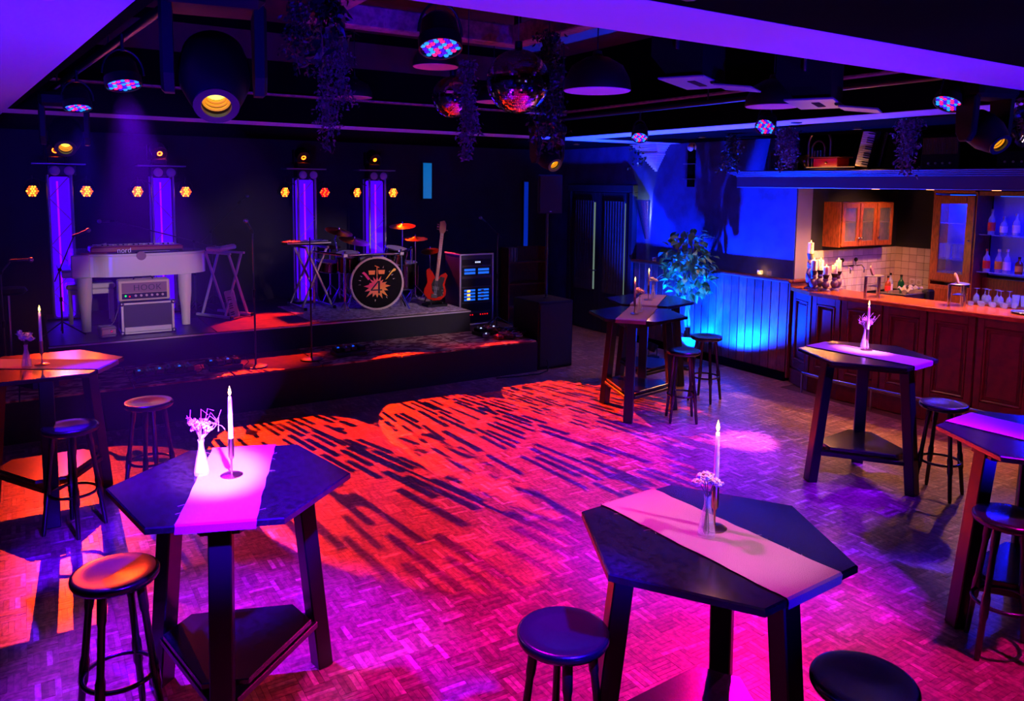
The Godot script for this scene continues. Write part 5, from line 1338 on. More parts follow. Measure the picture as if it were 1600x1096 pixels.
	part(bg, "headstock", MB.new().prism(P2([[-0.028, 1.02], [0.028, 1.02], [0.055, 1.07], [0.05, 1.17], [0.02, 1.22], [-0.045, 1.20], [-0.05, 1.08]]), -0.002, 0.018, 0.004, fr), "maple")
	for k in 4: part(bg, "tuning_peg", MB.new().cyl(V(-0.05 if k < 3 else 0.05, 1.08 + 0.035 * (k % 3), 0.006), V(-0.085 if k < 3 else 0.085, 1.08 + 0.035 * (k % 3), 0.006), 0.011, -1, 10), "chrome")
	for k in 4: part(bg, "string", MB.new().cyl(V(-0.018 + k * 0.012, 0.09, 0.036), V(-0.018 + k * 0.012, 1.03, 0.036), 0.0012, -1, 4), "steel")
	for k in 4: part(bg, "knob", MB.new().cyl(V(0.10 + 0.01 * (k % 2), 0.09 + k * 0.04, 0.024), V(0.10 + 0.01 * (k % 2), 0.09 + k * 0.04, 0.04), 0.010, -1, 10), "chrome")
	var gs = thing("guitar_stand", "low black guitar stand holding the bass", "stand", V(5.21, UY + 0.012, -10.52))
	part(gs, "foot_plate", MB.new().box(V(0.02, 0.02, 0.0), V(0.34, 0.04, 0.22), 0.01), "black_plastic")
	part(gs, "cradle", MB.new().tube([V(-0.10, 0.06, 0.12), V(-0.10, 0.06, -0.05), V(0.10, 0.06, -0.05), V(0.10, 0.06, 0.12)], 0.012, 8), "rubber")
	part(gs, "mast", MB.new().cyl(V(0, 0.02, -0.08), V(0.06, 0.60, -0.16), 0.012, -1, 8), "black_metal")
	# clutter at the left of the stage
	mic_stand(V(-0.22, LY + 0.002, -9.55), 1.20, "dark boom stand standing left of the stage", V(0.10, 0.12, 0.0), true, V(1, 0, 0))
	solo_at("round_stool_seat", "dark round drum stool seat in the shadow left of the stage", "stool", MB.new().lathe([Vector2(0, 0), Vector2(0.16, 0.01), Vector2(0.19, 0.04), Vector2(0.17, 0.08), Vector2(0, 0.09)], 22), "black_plastic", V(-0.18, 1.30, -10.4))
	solo_at("stool_post", "thin steel post under the dark round seat left of the stage", "pole", MB.new().cyl(V(0, 0, 0), V(0, 1.305, 0), 0.016, -1, 10).cyl(V(0, 0.0, 0), V(0, 0.02, 0), 0.2, -1, 16), "steel", V(-0.18, 0, -10.4))
	for i in 3:
		var t3 = thing("guitar", "%s acoustic guitar in the dark corner left of the stage" % ["front", "middle", "rear"][i], "guitar", V(-0.35 - i * 0.22, LY + 0.02, -9.25 - i * 0.22), 35)
		t3.basis = Basis(Vector3.UP, 0.5) * Basis(V(0, 0, 1), 0.25) * Basis(V(1, 0, 0), -0.2)
		part(t3, "body", MB.new().prism(P2([[0, 0], [0.16, 0.05], [0.19, 0.16], [0.12, 0.27], [0.145, 0.38], [0.08, 0.46], [-0.08, 0.46], [-0.145, 0.38], [-0.12, 0.27], [-0.19, 0.16], [-0.16, 0.05]]), -0.05, 0.05, 0.01, fr), ["oak", "mahogany", "maple"][i])
		part(t3, "neck", MB.new().box(V(0, 0.66, 0.04), V(0.05, 0.50, 0.03), 0.006), "maple")
		part(t3, "headstock", MB.new().box(V(0, 0.97, 0.03), V(0.07, 0.16, 0.02), 0.006), "mahogany")
func drum(at, r, h, axis, label, head = "drum_head", called = "tom_drum"):
	var t = thing(called, label, "drum", at)
	var a = axis.normalized()
	part(t, "shell", MB.new().cyl(-a * h / 2, a * h / 2, r, -1, 28), "drum_shell")
	part(t, "head", MB.new().cyl(a * (h / 2), a * (h / 2 + 0.004), r * 0.97, -1, 28), head)
	for s in [-1.0, 1.0]: part(t, "hoop", MB.new().torus(a * s * h / 2, a, r * 1.01, 0.010, 28, 6), "chrome")
	var x = a.cross(V(0.3, 0.1, 0.9)).normalized()
	var z = x.cross(a)
	for k in 6:
		var d = x * cos(TAU * k / 6) + z * sin(TAU * k / 6)
		part(t, "lug", MB.new().cyl(d * (r + 0.012) - a * h * 0.4, d * (r + 0.012) + a * h * 0.4, 0.007, -1, 6), "chrome")
	return t
func cymbal(base, h, r, tilt, label, arm = Vector3.ZERO):
	var t = thing("cymbal_stand", label, "cymbal", base, 0, "cymbals of the drum kit")
	for k in 3:
		var a = TAU * k / 3.0 + 0.3
		part(t, "leg", MB.new().cyl(V(0, 0.26, 0), V(cos(a) * 0.24, 0.01, sin(a) * 0.24), 0.010, -1, 8), "chrome")
	part(t, "pole", MB.new().cyl(V(0, 0.1, 0), V(0, h * 0.62, 0), 0.013, -1, 10).cyl(V(0, h * 0.6, 0), V(0, h, 0) - arm, 0.009, -1, 10), "chrome")
	if arm != Vector3.ZERO: part(t, "boom_arm", MB.new().cyl(V(0, h, 0) - arm * 1.2, V(0, h, 0), 0.008, -1, 8), "chrome")
	var c = MB.new().lathe([Vector2(0.0, 0.024), Vector2(0.02, 0.022), Vector2(0.04, 0.010), Vector2(r * 0.6, -0.002), Vector2(r, -0.014), Vector2(r, -0.016), Vector2(r * 0.6, -0.005), Vector2(0.04, 0.006), Vector2(0, 0.016)], 36, V(0, h, 0), tilt)
	part(t, "cymbal", c, "bronze")
	part(t, "wing_nut", MB.new().cyl(V(0, h + 0.01, 0), V(0, h + 0.06, 0), 0.008, -1, 8), "chrome")
func drums():
	var f = V(-0.22, 0, 1).normalized()
	var c = V(4.34, UY + 0.40, -10.62)
	var t = thing("bass_drum", "black bass drum with colourful burst and number on its head", "drum", c)
	part(t, "shell", MB.new().cyl(-f * 0.36, f * 0.02, 0.365, -1, 44), "drum_shell")
	for s in [0.02, -0.36]: part(t, "hoop", MB.new().lathe([Vector2(0.365, -0.022), Vector2(0.392, -0.022), Vector2(0.392, 0.022), Vector2(0.365, 0.022), Vector2(0.365, -0.022)], 44, f * s, f), "hoop")
	var hd = part(t, "head", MB.new().cyl(f * 0.022, f * 0.026, 0.366, -1, 44), "bass_head")
	for k in 8:
		var a = TAU * k / 8.0 + 0.2
		var x = Vector3.UP.cross(f)
		var d = x * cos(a) + Vector3.UP * sin(a)
		part(t, "claw", MB.new().bar(d * 0.395 - f * 0.06, d * 0.395 + f * 0.05, 0.022, 0.016, 0.003), "chrome")
	for s in [-1.0, 1.0]:
		var x = Vector3.UP.cross(f) * s
		part(t, "spur", MB.new().cyl(x * 0.34 + V(0, -0.1, 0) - f * 0.02, x * 0.46 + V(0, -0.385, 0) + f * 0.12, 0.011, -1, 8), "chrome")
	# printed burst: flat print on the drum head
	var pv = mat("drum_print", Color.WHITE, 0.5, 0.0, {"vc": 1})
	var px = V(f.z, 0, -f.x)
	var pb = Basis(px, Vector3.UP, f)
	var m = MB.new()
	m.xf = Transform3D(pb, f * 0.0275)
	var q = RandomNumberGenerator.new()
	q.seed = 5
	var pts = []
	for k in 32:
		var a = TAU * k / 32.0
		var r = (0.12 if k % 2 else q.randf_range(0.16, 0.225)) * (1.0 if sin(a) < 0.35 else 0.72)
		pts.append(V(cos(a) * r, sin(a) * r - 0.04, 0))
	var tone = func(p): return Color(0.85, 0.02, 0.14).lerp(Color(0.95, 0.30, 0.02), clampf(p.x * 3.0 + 0.45, 0, 1)).lerp(Color(0.85, 0.55, 0.02), clampf(-p.y * 3.2 - 0.25 + absf(p.x), 0, 1))
	for k in 32:
		for w in [[V(0, -0.04, 0), pts[k], pts[(k + 1) % 32]]]:
			m.col = tone.call((w[1] + w[2]) / 2)
			m.flat(w[0], w[1], w[2], V(0, 0, 1))
	var shape = func(poly, cc):
		m.col = cc
		var idx = Geometry2D.triangulate_polygon(poly)
		for i in range(0, idx.size(), 3): m.flat(V(poly[idx[i]].x, poly[idx[i]].y, 0.0004), V(poly[idx[i + 1]].x, poly[idx[i + 1]].y, 0.0004), V(poly[idx[i + 2]].x, poly[idx[i + 2]].y, 0.0004), V(0, 0, 1))
	var pink = Color(0.85, 0.03, 0.18)
	var oran = Color(0.95, 0.30, 0.04)
	var yell = Color(0.85, 0.55, 0.03)
	shape.call(P2([[-0.22, 0.155], [-0.19, 0.175], [-0.16, 0.15], [-0.10, 0.07], [-0.13, 0.05], [-0.19, 0.13]]), pink)
	shape.call(P2([[0.12, 0.05], [0.15, 0.07], [0.23, 0.165], [0.27, 0.18], [0.28, 0.205], [0.25, 0.215], [0.23, 0.195], [0.21, 0.175]]), yell)
	for s in [[-0.075, 0.16, oran], [0.065, 0.165, oran]]: shape.call(P2([[s[0] - 0.05, s[1] + 0.03], [s[0] + 0.05, s[1] + 0.03], [s[0] + 0.042, s[1] - 0.03], [s[0] - 0.042, s[1] - 0.03]]), s[2])
	shape.call(P2([[-0.035, 0.255], [0.03, 0.225], [0.035, 0.235], [-0.03, 0.265]]), oran)
	shape.call(P2([[-0.006, 0.24], [0.006, 0.24], [0.006, 0.1], [-0.006, 0.1]]), oran)
	for k in 9:
		var a = [0.5, 0.25, 1.2, 2.7, 2.95, 3.2, 4.6, 5.3, 0.75][k]
		var d = Vector2(cos(a), sin(a))
		var e = Vector2(-d.y, d.x) * 0.006
		shape.call(PackedVector2Array([d * 0.24 + e, d * 0.275, d * 0.24 - e]), Color(0.7, 0.62, 0.5))
	part(hd, "printed_burst", m, pv)
	text(hd, "4", 0.26, "key_black", f * 0.0285 + V(0, -0.06, 0) + px * -0.01, pb * Basis.from_scale(V(1.25, 1, 1)), 0.0006)
	drum(V(4.02, UY + 0.70, -10.95), 0.17, 0.24, V(-0.1, 1, 0.25), "left rack tom above the bass drum")
	drum(V(4.82, UY + 0.76, -11.05), 0.17, 0.22, V(0.1, 1, 0.2), "right rack tom above the bass drum")
	drum(V(5.05, UY + 0.42, -11.25), 0.22, 0.40, V(0, 1, 0.05), "floor tom right of the bass drum", "drum_head", "floor_tom")
	drum(V(3.80, UY + 0.62, -11.20), 0.18, 0.14, V(0.1, 1, 0.1), "snare drum left of the bass drum", "drum_head", "snare_drum")
	cymbal(V(4.02, UY + 0.012, -11.30), 1.12, 0.21, V(0.15, 1, 0.3), "left crash cymbal high over the drum kit", V(0.05, 0.12, 0.04))
	cymbal(V(4.32, UY + 0.012, -11.45), 0.96, 0.24, V(0.15, 1, 0.25), "low ride cymbal in the middle in front of purple tower")
	cymbal(V(5.10, UY + 0.012, -11.40), 1.18, 0.21, V(-0.1, 1, 0.15), "upper right crash cymbal of the drum kit")
	cymbal(V(5.16, UY + 0.012, -11.05), 1.0, 0.19, V(-0.05, 1, 0.12), "lower right splash cymbal under the crash")
	cymbal(V(4.02, UY + 0.012, -11.72), 0.86, 0.17, V(0, 1, 0.08), "hi-hat cymbals at the left of the kit")
	cymbal(V(5.40, UY + 0.012, -11.02), 0.80, 0.15, V(-0.2, 1, 0.2), "small splash cymbal behind the bass guitar")
	var rk = thing("drum_rack", "chrome tube rack frame around the bass drum", "rack", V(4.34, UY + 0.012, -10.8))
	for x in [-0.44, 0.44]:
		part(rk, "upright", MB.new().cyl(V(x, 0, 0.06), V(x, 0.86, 0.06), 0.019, -1, 12), "chrome")
		for s in [-0.16, 0.16]: part(rk, "foot", MB.new().cyl(V(x, 0.14, 0.06), V(x, 0.012, 0.06 + s), 0.011, -1, 8), "chrome")
		part(rk, "clamp", MB.new().box(V(x, 0.80, 0.06), V(0.07, 0.06, 0.07), 0.01), "steel")
	part(rk, "cross_tube", MB.new().cyl(V(-0.44, 0.80, 0.06), V(0.44, 0.80, 0.06), 0.019, -1, 12), "chrome")
	for s in [-1, 1]: part(rk, "side_tube", MB.new().cyl(V(s * 0.44, 0.80, 0.06), V(s * 0.78, 0.84, -0.30), 0.019, -1, 12), "chrome")
	for x in [-0.78, 0.78]: part(rk, "upright", MB.new().cyl(V(x, 0, -0.30), V(x, 0.86, -0.30), 0.019, -1, 12), "chrome")
	for ta in [[-0.36, 0.70, -0.1, 0.06], [0.40, 0.72, -0.16, 0.06]]: part(rk, "tom_arm", MB.new().cyl(V(ta[0], ta[1], ta[2]), V(ta[0], 0.80, ta[3]), 0.011, -1, 8), "chrome")
	var dp = thing("drum_stool", "dark round drummer's stool behind the kit", "stool", V(4.40, UY + 0.012, -12.12))
	part(dp, "seat", MB.new().lathe([Vector2(0, 0.44), Vector2(0.16, 0.45), Vector2(0.17, 0.50), Vector2(0, 0.53)], 20), "black_plastic")
	for k in 3: part(dp, "leg", MB.new().cyl(V(0, 0.3, 0), V(cos(TAU * k / 3) * 0.2, 0.01, sin(TAU * k / 3) * 0.2), 0.012, -1, 8), "chrome")
	part(dp, "post", MB.new().cyl(V(0, 0.1, 0), V(0, 0.45, 0), 0.016, -1, 10), "chrome")

# ---------------------------------------------------------------- tables
func pol(deg, r): return Vector2(cos(deg_to_rad(deg)), sin(deg_to_rad(deg))) * r
func bar_table(at, a, label):
	var T = 1.15
	var t = thing("bar_table", label, "table", V(at.x, 0, at.y), 0, "tall hexagonal bar tables")
	var hx = []
	for k in 6: hx.append(pol(a + 30 + 60 * k, 0.567))
	part(t, "table_top", MB.new().prism(PackedVector2Array(hx), T - 0.03, T, 0.006), "lacquer")
	var ap = []
	for k in 3: ap.append(pol(a + 120 * k - 12, 0.40)); ap.append(pol(a + 120 * k + 12, 0.40))
	part(t, "under_frame", MB.new().prism(PackedVector2Array(ap), T - 0.10, T - 0.031), "lacquer_leg")
	var ft = []
	for k in 3:
		var d = pol(a + 120 * k, 1.0)
		var top = V(d.x * 0.355, T - 0.031, d.y * 0.355)
		var bot = V(d.x * 0.47, 0.0, d.y * 0.47)
		ft.append(d)
		part(t, "leg", MB.new().bar(bot, top, 0.10, 0.085, 0.006, V(d.x, 0, d.y)), "lacquer_leg")
	for k in 3:
		var p = ft[k] * 0.435
		var q = ft[(k + 1) % 3] * 0.435
		var e = (q - p).normalized()
		part(t, "rail", MB.new().bar(V(p.x, 0.27, p.y) + V(e.x, 0, e.y) * 0.045, V(q.x, 0.27, q.y) - V(e.x, 0, e.y) * 0.045, 0.035, 0.085, 0.004, V(-e.y, 0, e.x)), "lacquer_leg")
	var sh = []
	for k in 3: sh.append(pol(a + 120 * k - 16, 0.37)); sh.append(pol(a + 120 * k + 16, 0.37))
	part(t, "foot_shelf", MB.new().prism(PackedVector2Array(sh), 0.315, 0.34, 0.004), "lacquer")
	return t
func runner(at, a, label, w = 0.33):
	var mb = MB.new()
	var d = pol(a, 1.0)
	var s = Vector2(-d.y, d.x)
	var prof = [Vector2(-0.497, -0.034), Vector2(-0.497, -0.002), Vector2(-0.490, 0.0035), Vector2(0.490, 0.0035), Vector2(0.497, -0.002), Vector2(0.497, -0.036)]
	var pts = []
	for i in prof.size() - 1:
		var n_ = 16 if i == 2 else 1
		for k in n_: pts.append(prof[i].lerp(prof[i + 1], float(k) / n_))
	pts.append(prof[-1])
	var rag = []
	for i in pts.size(): rag.append([rng.randf_range(-0.004, 0.004), rng.randf_range(-0.004, 0.004)])
	for i in pts.size() - 1:
		var f = func(j, sd, th):
			var o = d * (pts[j].x + (signf(pts[j].x) * th if pts[j].y < 0 else 0.0)) + s * (sd * w / 2 + rag[j][0 if sd < 0 else 1])
			return V(o.x, pts[j].y + (th if pts[j].y > 0 else 0.0), o.y)
		mb.quad(f.call(i, -1.0, 0.002), f.call(i + 1, -1.0, 0.002), f.call(i + 1, 1.0, 0.002), f.call(i, 1.0, 0.002), V(0, 1, 0) + V(d.x, 0, d.y) * pts[i].x)
		mb.quad(f.call(i, -1.0, 0.0), f.call(i + 1, -1.0, 0.0), f.call(i + 1, 1.0, 0.0), f.call(i, 1.0, 0.0), -V(0, 1, 0) - V(d.x, 0, d.y) * pts[i].x)
	for k in 10:
		var o = d * rng.randf_range(-0.42, 0.42)
		var sd = -1.0 if k % 2 else 1.0
		var b0 = o + s * sd * w / 2
		var b1 = b0 + s * sd * rng.randf_range(0.01, 0.035) + d * rng.randf_range(-0.02, 0.02)
		mb.tube([V(b0.x, 0.004, b0.y), V(b1.x, 0.003, b1.y)], 0.0008, 4)
	return solo_at("table_runner", label, "table runner", mb, "burlap", V(at.x, 1.15, at.y), "burlap table runners")
func taper(at, label, h = 0.40):
	var t = thing("candle_holder", "metal candle holder under the %s" % label, "candle holder", at, 0, "metal candle holders")
	part(t, "foot", MB.new().lathe([Vector2(0, 0), Vector2(0.052, 0), Vector2(0.054, 0.004), Vector2(0.04, 0.010), Vector2(0.008, 0.014), Vector2(0.006, 0.02)], 24), "brass")
	part(t, "stem", MB.new().cyl(V(0, 0.012, 0), V(0, 0.085, 0), 0.005, -1, 10), "brass")
	part(t, "socket", MB.new().lathe([Vector2(0.005, 0.08), Vector2(0.012, 0.09), Vector2(0.0145, 0.10), Vector2(0.0145, 0.19), Vector2(0.0125, 0.19), Vector2(0.0125, 0.17)], 16), "brass")
	var c = thing("taper_candle", "%s" % label, "candle", at + V(0, 0.17, 0), 0, "lit taper candles")
	part(c, "wax_body", MB.new().lathe([Vector2(0, 0), Vector2(0.0118, 0), Vector2(0.0112, (h - 0.17) * 0.6), Vector2(0.0085, h - 0.175), Vector2(0.006, h - 0.17), Vector2(0, h - 0.172)], 14), "wax")
	part(c, "wick", MB.new().cyl(V(0, h - 0.175, 0), V(0, h - 0.162, 0), 0.0012, -1, 5), "wick")
	part(c, "flame", MB.new().lathe([Vector2(0, 0), Vector2(0.006, 0.008), Vector2(0.0078, 0.018), Vector2(0.005, 0.034), Vector2(0.0015, 0.046), Vector2(0, 0.052)], 12, V(0, h - 0.168, 0)), "flame")
	omni(c, at + V(0, h + 0.022, 0), Color(1.0, 0.60, 0.22), 0.10, 0.008)
func flower_vase(at, label, kind):
	var t = thing("bud_vase", "slim clear glass vase holding %s" % label, "vase", at, 0, "glass bud vases")
	part(t, "glass", MB.new().lathe([Vector2(0, 0.001), Vector2(0.036, 0.001), Vector2(0.038, 0.012), Vector2(0.026, 0.08), Vector2(0.014, 0.135), Vector2(0.013, 0.16), Vector2(0.017, 0.175), Vector2(0.0155, 0.175), Vector2(0.0112, 0.16), Vector2(0.012, 0.135), Vector2(0.0235, 0.08), Vector2(0.034, 0.016), Vector2(0, 0.012)], 20), "glass")
	var f = thing("dried_flowers", "%s" % label, "flowers", at + V(0, 0.012, 0), 0, "flower sprigs in the vases")
	var st = MB.new()
	var tips = []
	for k in 5:
		var a = TAU * k / 5.0 + 0.4
		var tip = V(cos(a) * 0.035, 0.21 + 0.02 * (k % 3), sin(a) * 0.035)
		st.tube([V(cos(a) * 0.012, 0.0, sin(a) * 0.012), V(0, 0.15, 0), tip], 0.0016, 5)
		tips.append(tip)
	if kind == 0 or kind == 2:
		for k in 16:
			var a = rng.randf() * TAU
			var r = rng.randf_range(0.05, 0.10)
			st.tube([V(0, 0.16, 0), V(cos(a) * r * 0.5, 0.20 + rng.randf() * 0.05, sin(a) * r * 0.5), V(cos(a) * r, 0.20 + rng.randf() * 0.10, sin(a) * r), V(cos(a + 0.3) * r * 1.15, 0.21 + rng.randf() * 0.10, sin(a + 0.3) * r * 1.15)], [0.0016, 0.0016, 0.0014, 0.0022], 4)
	part(f, "stems", st, "petal" if kind == 0 or kind == 2 else "dry_stem")
	for k in tips.size():
		var bl = MB.new()
		var c = tips[k]
		if kind == 3:
			for j in 14: leaf(bl, c, (rand_dir() + V(0, 0.5, 0)), 0.035, 0.028)
			bl.ball(c, 0.020, 10, 7)
		else:
			for j in (46 if kind == 1 else 34):
				var d = rand_dir()
				d.y = absf(d.y) * (0.5 if kind == 1 else 1.0)
				bl.ball(c + d * (0.030 if kind == 1 else 0.026) * rng.randf_range(0.6, 1.0), rng.randf_range(0.004, 0.007), 5, 4)
		part(f, "bloom", bl, "petal_white" if kind == 1 else "petal")
func tables_and_stools():
	bar_table(Vector2(0.806, -3.833), 110, "near left hexagonal bar table with violet lit runner and spiky flowers")
	bar_table(Vector2(2.37, -2.197), 87, "nearest hexagonal bar table at the lower middle")
	bar_table(Vector2(6.281, -4.08), 84, "hexagonal bar table in front of the bar with violet lit top")
	bar_table(Vector2(5.92, -6.71), 140, "front one of the two bar tables beside the plant")
	bar_table(Vector2(6.78, -7.47), 140, "rear one of the two bar tables beside the plant")
	bar_table(Vector2(5.05, -2.11), 87, "hexagonal bar table cut off by the right picture edge")
	bar_table(Vector2(0.09, -7.06), 210, "hexagonal bar table lit orange at the left picture edge")
	runner(Vector2(0.806, -3.833), 110, "violet lit burlap runner across the near left bar table")
	runner(Vector2(2.37, -2.197), 87, "burlap runner across the nearest bar table")
	runner(Vector2(6.281, -4.08), 84, "burlap runner on the bar table in front of the bar")
	runner(Vector2(5.92, -6.71), 140, "burlap runner on the front table beside the plant")
	runner(Vector2(6.78, -7.47), 140, "burlap runner on the rear table beside the plant")
	runner(Vector2(5.05, -2.11), 87, "purple lit burlap runner on the table at the right edge")
	runner(Vector2(0.09, -7.06), 210, "orange lit burlap runner on the left edge table")
	var y = 1.1555
	taper(V(0.817, y, -3.883), "lit violet-lit taper candle on the near left bar table", 0.40)
	taper(V(2.435, y, -2.235), "lit white taper candle on the nearest bar table", 0.42)
	taper(V(6.394, y, -4.153), "lit taper candle on the table in front of the bar", 0.40)
	taper(V(5.864, y, -6.70), "lit taper candle on the front table beside the plant", 0.37)
	taper(V(6.72, y, -7.42), "lit taper candle on the rear table beside the plant", 0.36)
	taper(V(0.076, y, -7.03), "lit taper candle on the orange table at the left edge", 0.42)
	flower_vase(V(0.695, y, -3.975), "spiky violet-lit dried flowers on the near left table", 0)
	flower_vase(V(2.352, y, -2.20), "white umbel dried flowers on the nearest table", 1)
	flower_vase(V(6.455, y, -4.215), "spiky magenta-lit flowers on the table before the bar", 2)
	flower_vase(V(6.01, y, -6.78), "drooping pink roses on the front table beside the plant", 3)
	flower_vase(V(6.90, y, -7.53), "small dark dried flowers on the rear table beside the plant", 1)
	flower_vase(V(-0.026, y, -7.0), "wilted roses on the orange table at the left edge", 3)
	# stools
	var s = thing("bar_stool", "brown wooden bar stool beside the near left table", "stool", V(0.288, 0, -3.888), 12, "round bar stools")
	part(s, "seat", MB.new().lathe([Vector2(0, 0.752), Vector2(0.165, 0.752), Vector2(0.182, 0.760), Vector2(0.190, 0.775), Vector2(0.190, 0.790), Vector2(0.184, 0.799), Vector2(0.172, 0.802), Vector2(0.12, 0.794), Vector2(0, 0.788)], 40), "stool_wood")
	for k in 4:
		var a = PI / 4 + PI / 2 * k
		var tp = V(cos(a) * 0.115, 0.753, sin(a) * 0.115)
		var bt = V(cos(a) * 0.205, 0.0, sin(a) * 0.205)
		var ax = (tp - bt)
		var L = ax.length()
		part(s, "leg", MB.new().lathe([Vector2(0, 0), Vector2(0.013, 0.0), Vector2(0.016, 0.03), Vector2(0.017, L * 0.30), Vector2(0.0225, L * 0.33), Vector2(0.0225, L * 0.47), Vector2(0.017, L * 0.50), Vector2(0.0165, L * 0.80), Vector2(0.021, L * 0.83), Vector2(0.022, L * 0.97), Vector2(0.02, L)], 12, bt, ax), "stool_wood")
	part(s, "ring", MB.new().torus(V(0, 0.30, 0), Vector3.UP, 0.158, 0.0115, 36, 8), "stool_wood")
	var dark = null
	for q in [
		[V(6.984, 0, -6.652), 20, "cyan lit bar stool nearest the panelling"], [V(6.146, 0, -6.188), 55, "bar stool beside the front table near the plant"],
		[V(6.553, 0, -3.517), 10, "bar stool between the bar and the violet lit table"], [V(4.587, 0, -2.049), 38, "bar stool under the table at the right edge"],
		[V(0.806, 0, -6.873), 25, "bar stool standing in front of the stage step at left"], [V(0.227, 0, -6.456), 48, "bar stool in front of the orange table at the left"],
		[V(1.787, 0, -2.422), 18, "blue lit bar stool left of the nearest table"], [V(2.552, 0, -1.589), 40, "dark bar stool at the bottom right of the nearest table"]]:
		var c = copy(s, q[0], q[1], q[2], "round bar stools")
		if q[0].z > -4.0:
			for ch in c.get_children(): ch.material_override = M["stool_black"]
# ---------------------------------------------------------------- plant
func plant_corner():
	var at = V(8.22, 0, -8.22)
	var t = thing("potted_plant", "tall leafy potted plant lit cyan against the panelling", "plant", at)
	part(t, "pot", MB.new().lathe([Vector2(0, 0), Vector2(0.13, 0), Vector2(0.17, 0.36), Vector2(0.185, 0.37), Vector2(0.185, 0.42), Vector2(0.165, 0.42), Vector2(0.15, 0.37), Vector2(0, 0.37)], 28), "pot")
	part(t, "soil", MB.new().cyl(V(0, 0.36, 0), V(0, 0.375, 0), 0.15, -1, 20), "soil")
	for k in 3:
		var a = TAU * k / 3.0
		part(t, "trunk", MB.new().tube([V(cos(a) * 0.04, 0.36, sin(a) * 0.04), V(cos(a + 1.5) * 0.035, 0.65, sin(a + 1.5) * 0.035), V(cos(a + 3.0) * 0.03, 0.95, sin(a + 3.0) * 0.03), V(cos(a) * 0.10, 1.35, sin(a) * 0.12), V(cos(a) * 0.18, 1.85, sin(a) * 0.22)], [0.024, 0.020, 0.017, 0.013, 0.006], 8), "bark")
	var lm = []
	for k in 3:
		var b = MB.new()
		var prof = [0.0, 0.55, 0.9, 1.0, 0.75, 0.35, 0.0]
		for i in 6:
			var y0 = i / 6.0
			var y1 = (i + 1) / 6.0
			for sg in [-1.0, 1.0]:
				var p = func(yy, w): return V(sg * w * (0.038 + 0.007 * k), -0.028 * yy * yy * (1 + k * 0.5) + 0.010 * w, yy * (0.125 + 0.014 * k))
				b.quad(p.call(y0, 0.0), p.call(y1, 0.0), p.call(y1, prof[i + 1]), p.call(y0, prof[i]), Vector3.UP)
		lm.append(b.mesh())
	for k in 290:
		var d = rand_dir()
		var r = pow(rng.randf(), 0.4)
		var c = V(d.x * 0.30 * r - 0.02, 1.48 + d.y * 0.58 * r, d.z * 0.42 * r)
		if c.y < 1.05: c = V(c.x * 0.55, c.y, c.z * 0.55)
		var o = part(t, "leaf", lm[k % 3], "leaf%d" % [0, 0, 1, 1, 0, 2][rng.randi() % 6])
		var out = V(c.x, 0.15 - rng.randf() * 0.5, c.z).normalized()
		o.transform = Transform3D(Basis.looking_at(-(out + rand_dir() * 0.55).normalized(), Vector3.UP) * Basis(V(0, 0, 1), rng.randfn(0, 0.5)), c)
	for i in 2:
		var o = [V(7.97, 0, -7.93), V(8.02, 0, -8.72)][i]  # left uplight is unseen, placed to light the left of the wall
		var u = thing("floor_uplight", "small cyan LED uplight on the floor %s the plant pot" % ["right of", "placed unseen left of"][i], "floor light", o)
		part(u, "base", MB.new().box(V(0, 0.02, 0), V(0.16, 0.04, 0.14), 0.008), "black_metal")
		part(u, "yoke", MB.new().tube([V(0, 0.04, -0.09), V(0, 0.22, -0.09), V(0, 0.22, -0.09)], 0.008, 6).tube([V(0, 0.04, 0.09), V(0, 0.22, 0.09), V(0, 0.22, 0.09)], 0.008, 6), "black_metal")
		var dir = [V(0.45, 1.0, 0.12), V(0.50, 1.0, 0.10)][i]
		var cm = MB.new()
		cm.xf = Transform3D(look(dir), V(0, 0.20, 0))
		cm.lathe([Vector2(0, 0.10), Vector2(0.06, 0.09), Vector2(0.075, 0.0), Vector2(0.075, -0.03), Vector2(0.065, -0.03), Vector2(0.065, -0.01), Vector2(0, -0.01)], 20)
		part(u, "can", cm, "black_metal")
		var lm2 = MB.new()
		lm2.xf = cm.xf
		lm2.lathe([Vector2(0.06, -0.012), Vector2(0.04, -0.02), Vector2(0, -0.022)], 18)
		part(u, "lens", lm2, "uplight")
		spot(u, (o + V(0, 0.20, 0)) + dir.normalized() * 0.04, (o + V(0, 0.20, 0)) + dir, Color(0.0, 0.17, 1.0), [150.0, 50.0][i], 64.0, 0.03, 0.35)
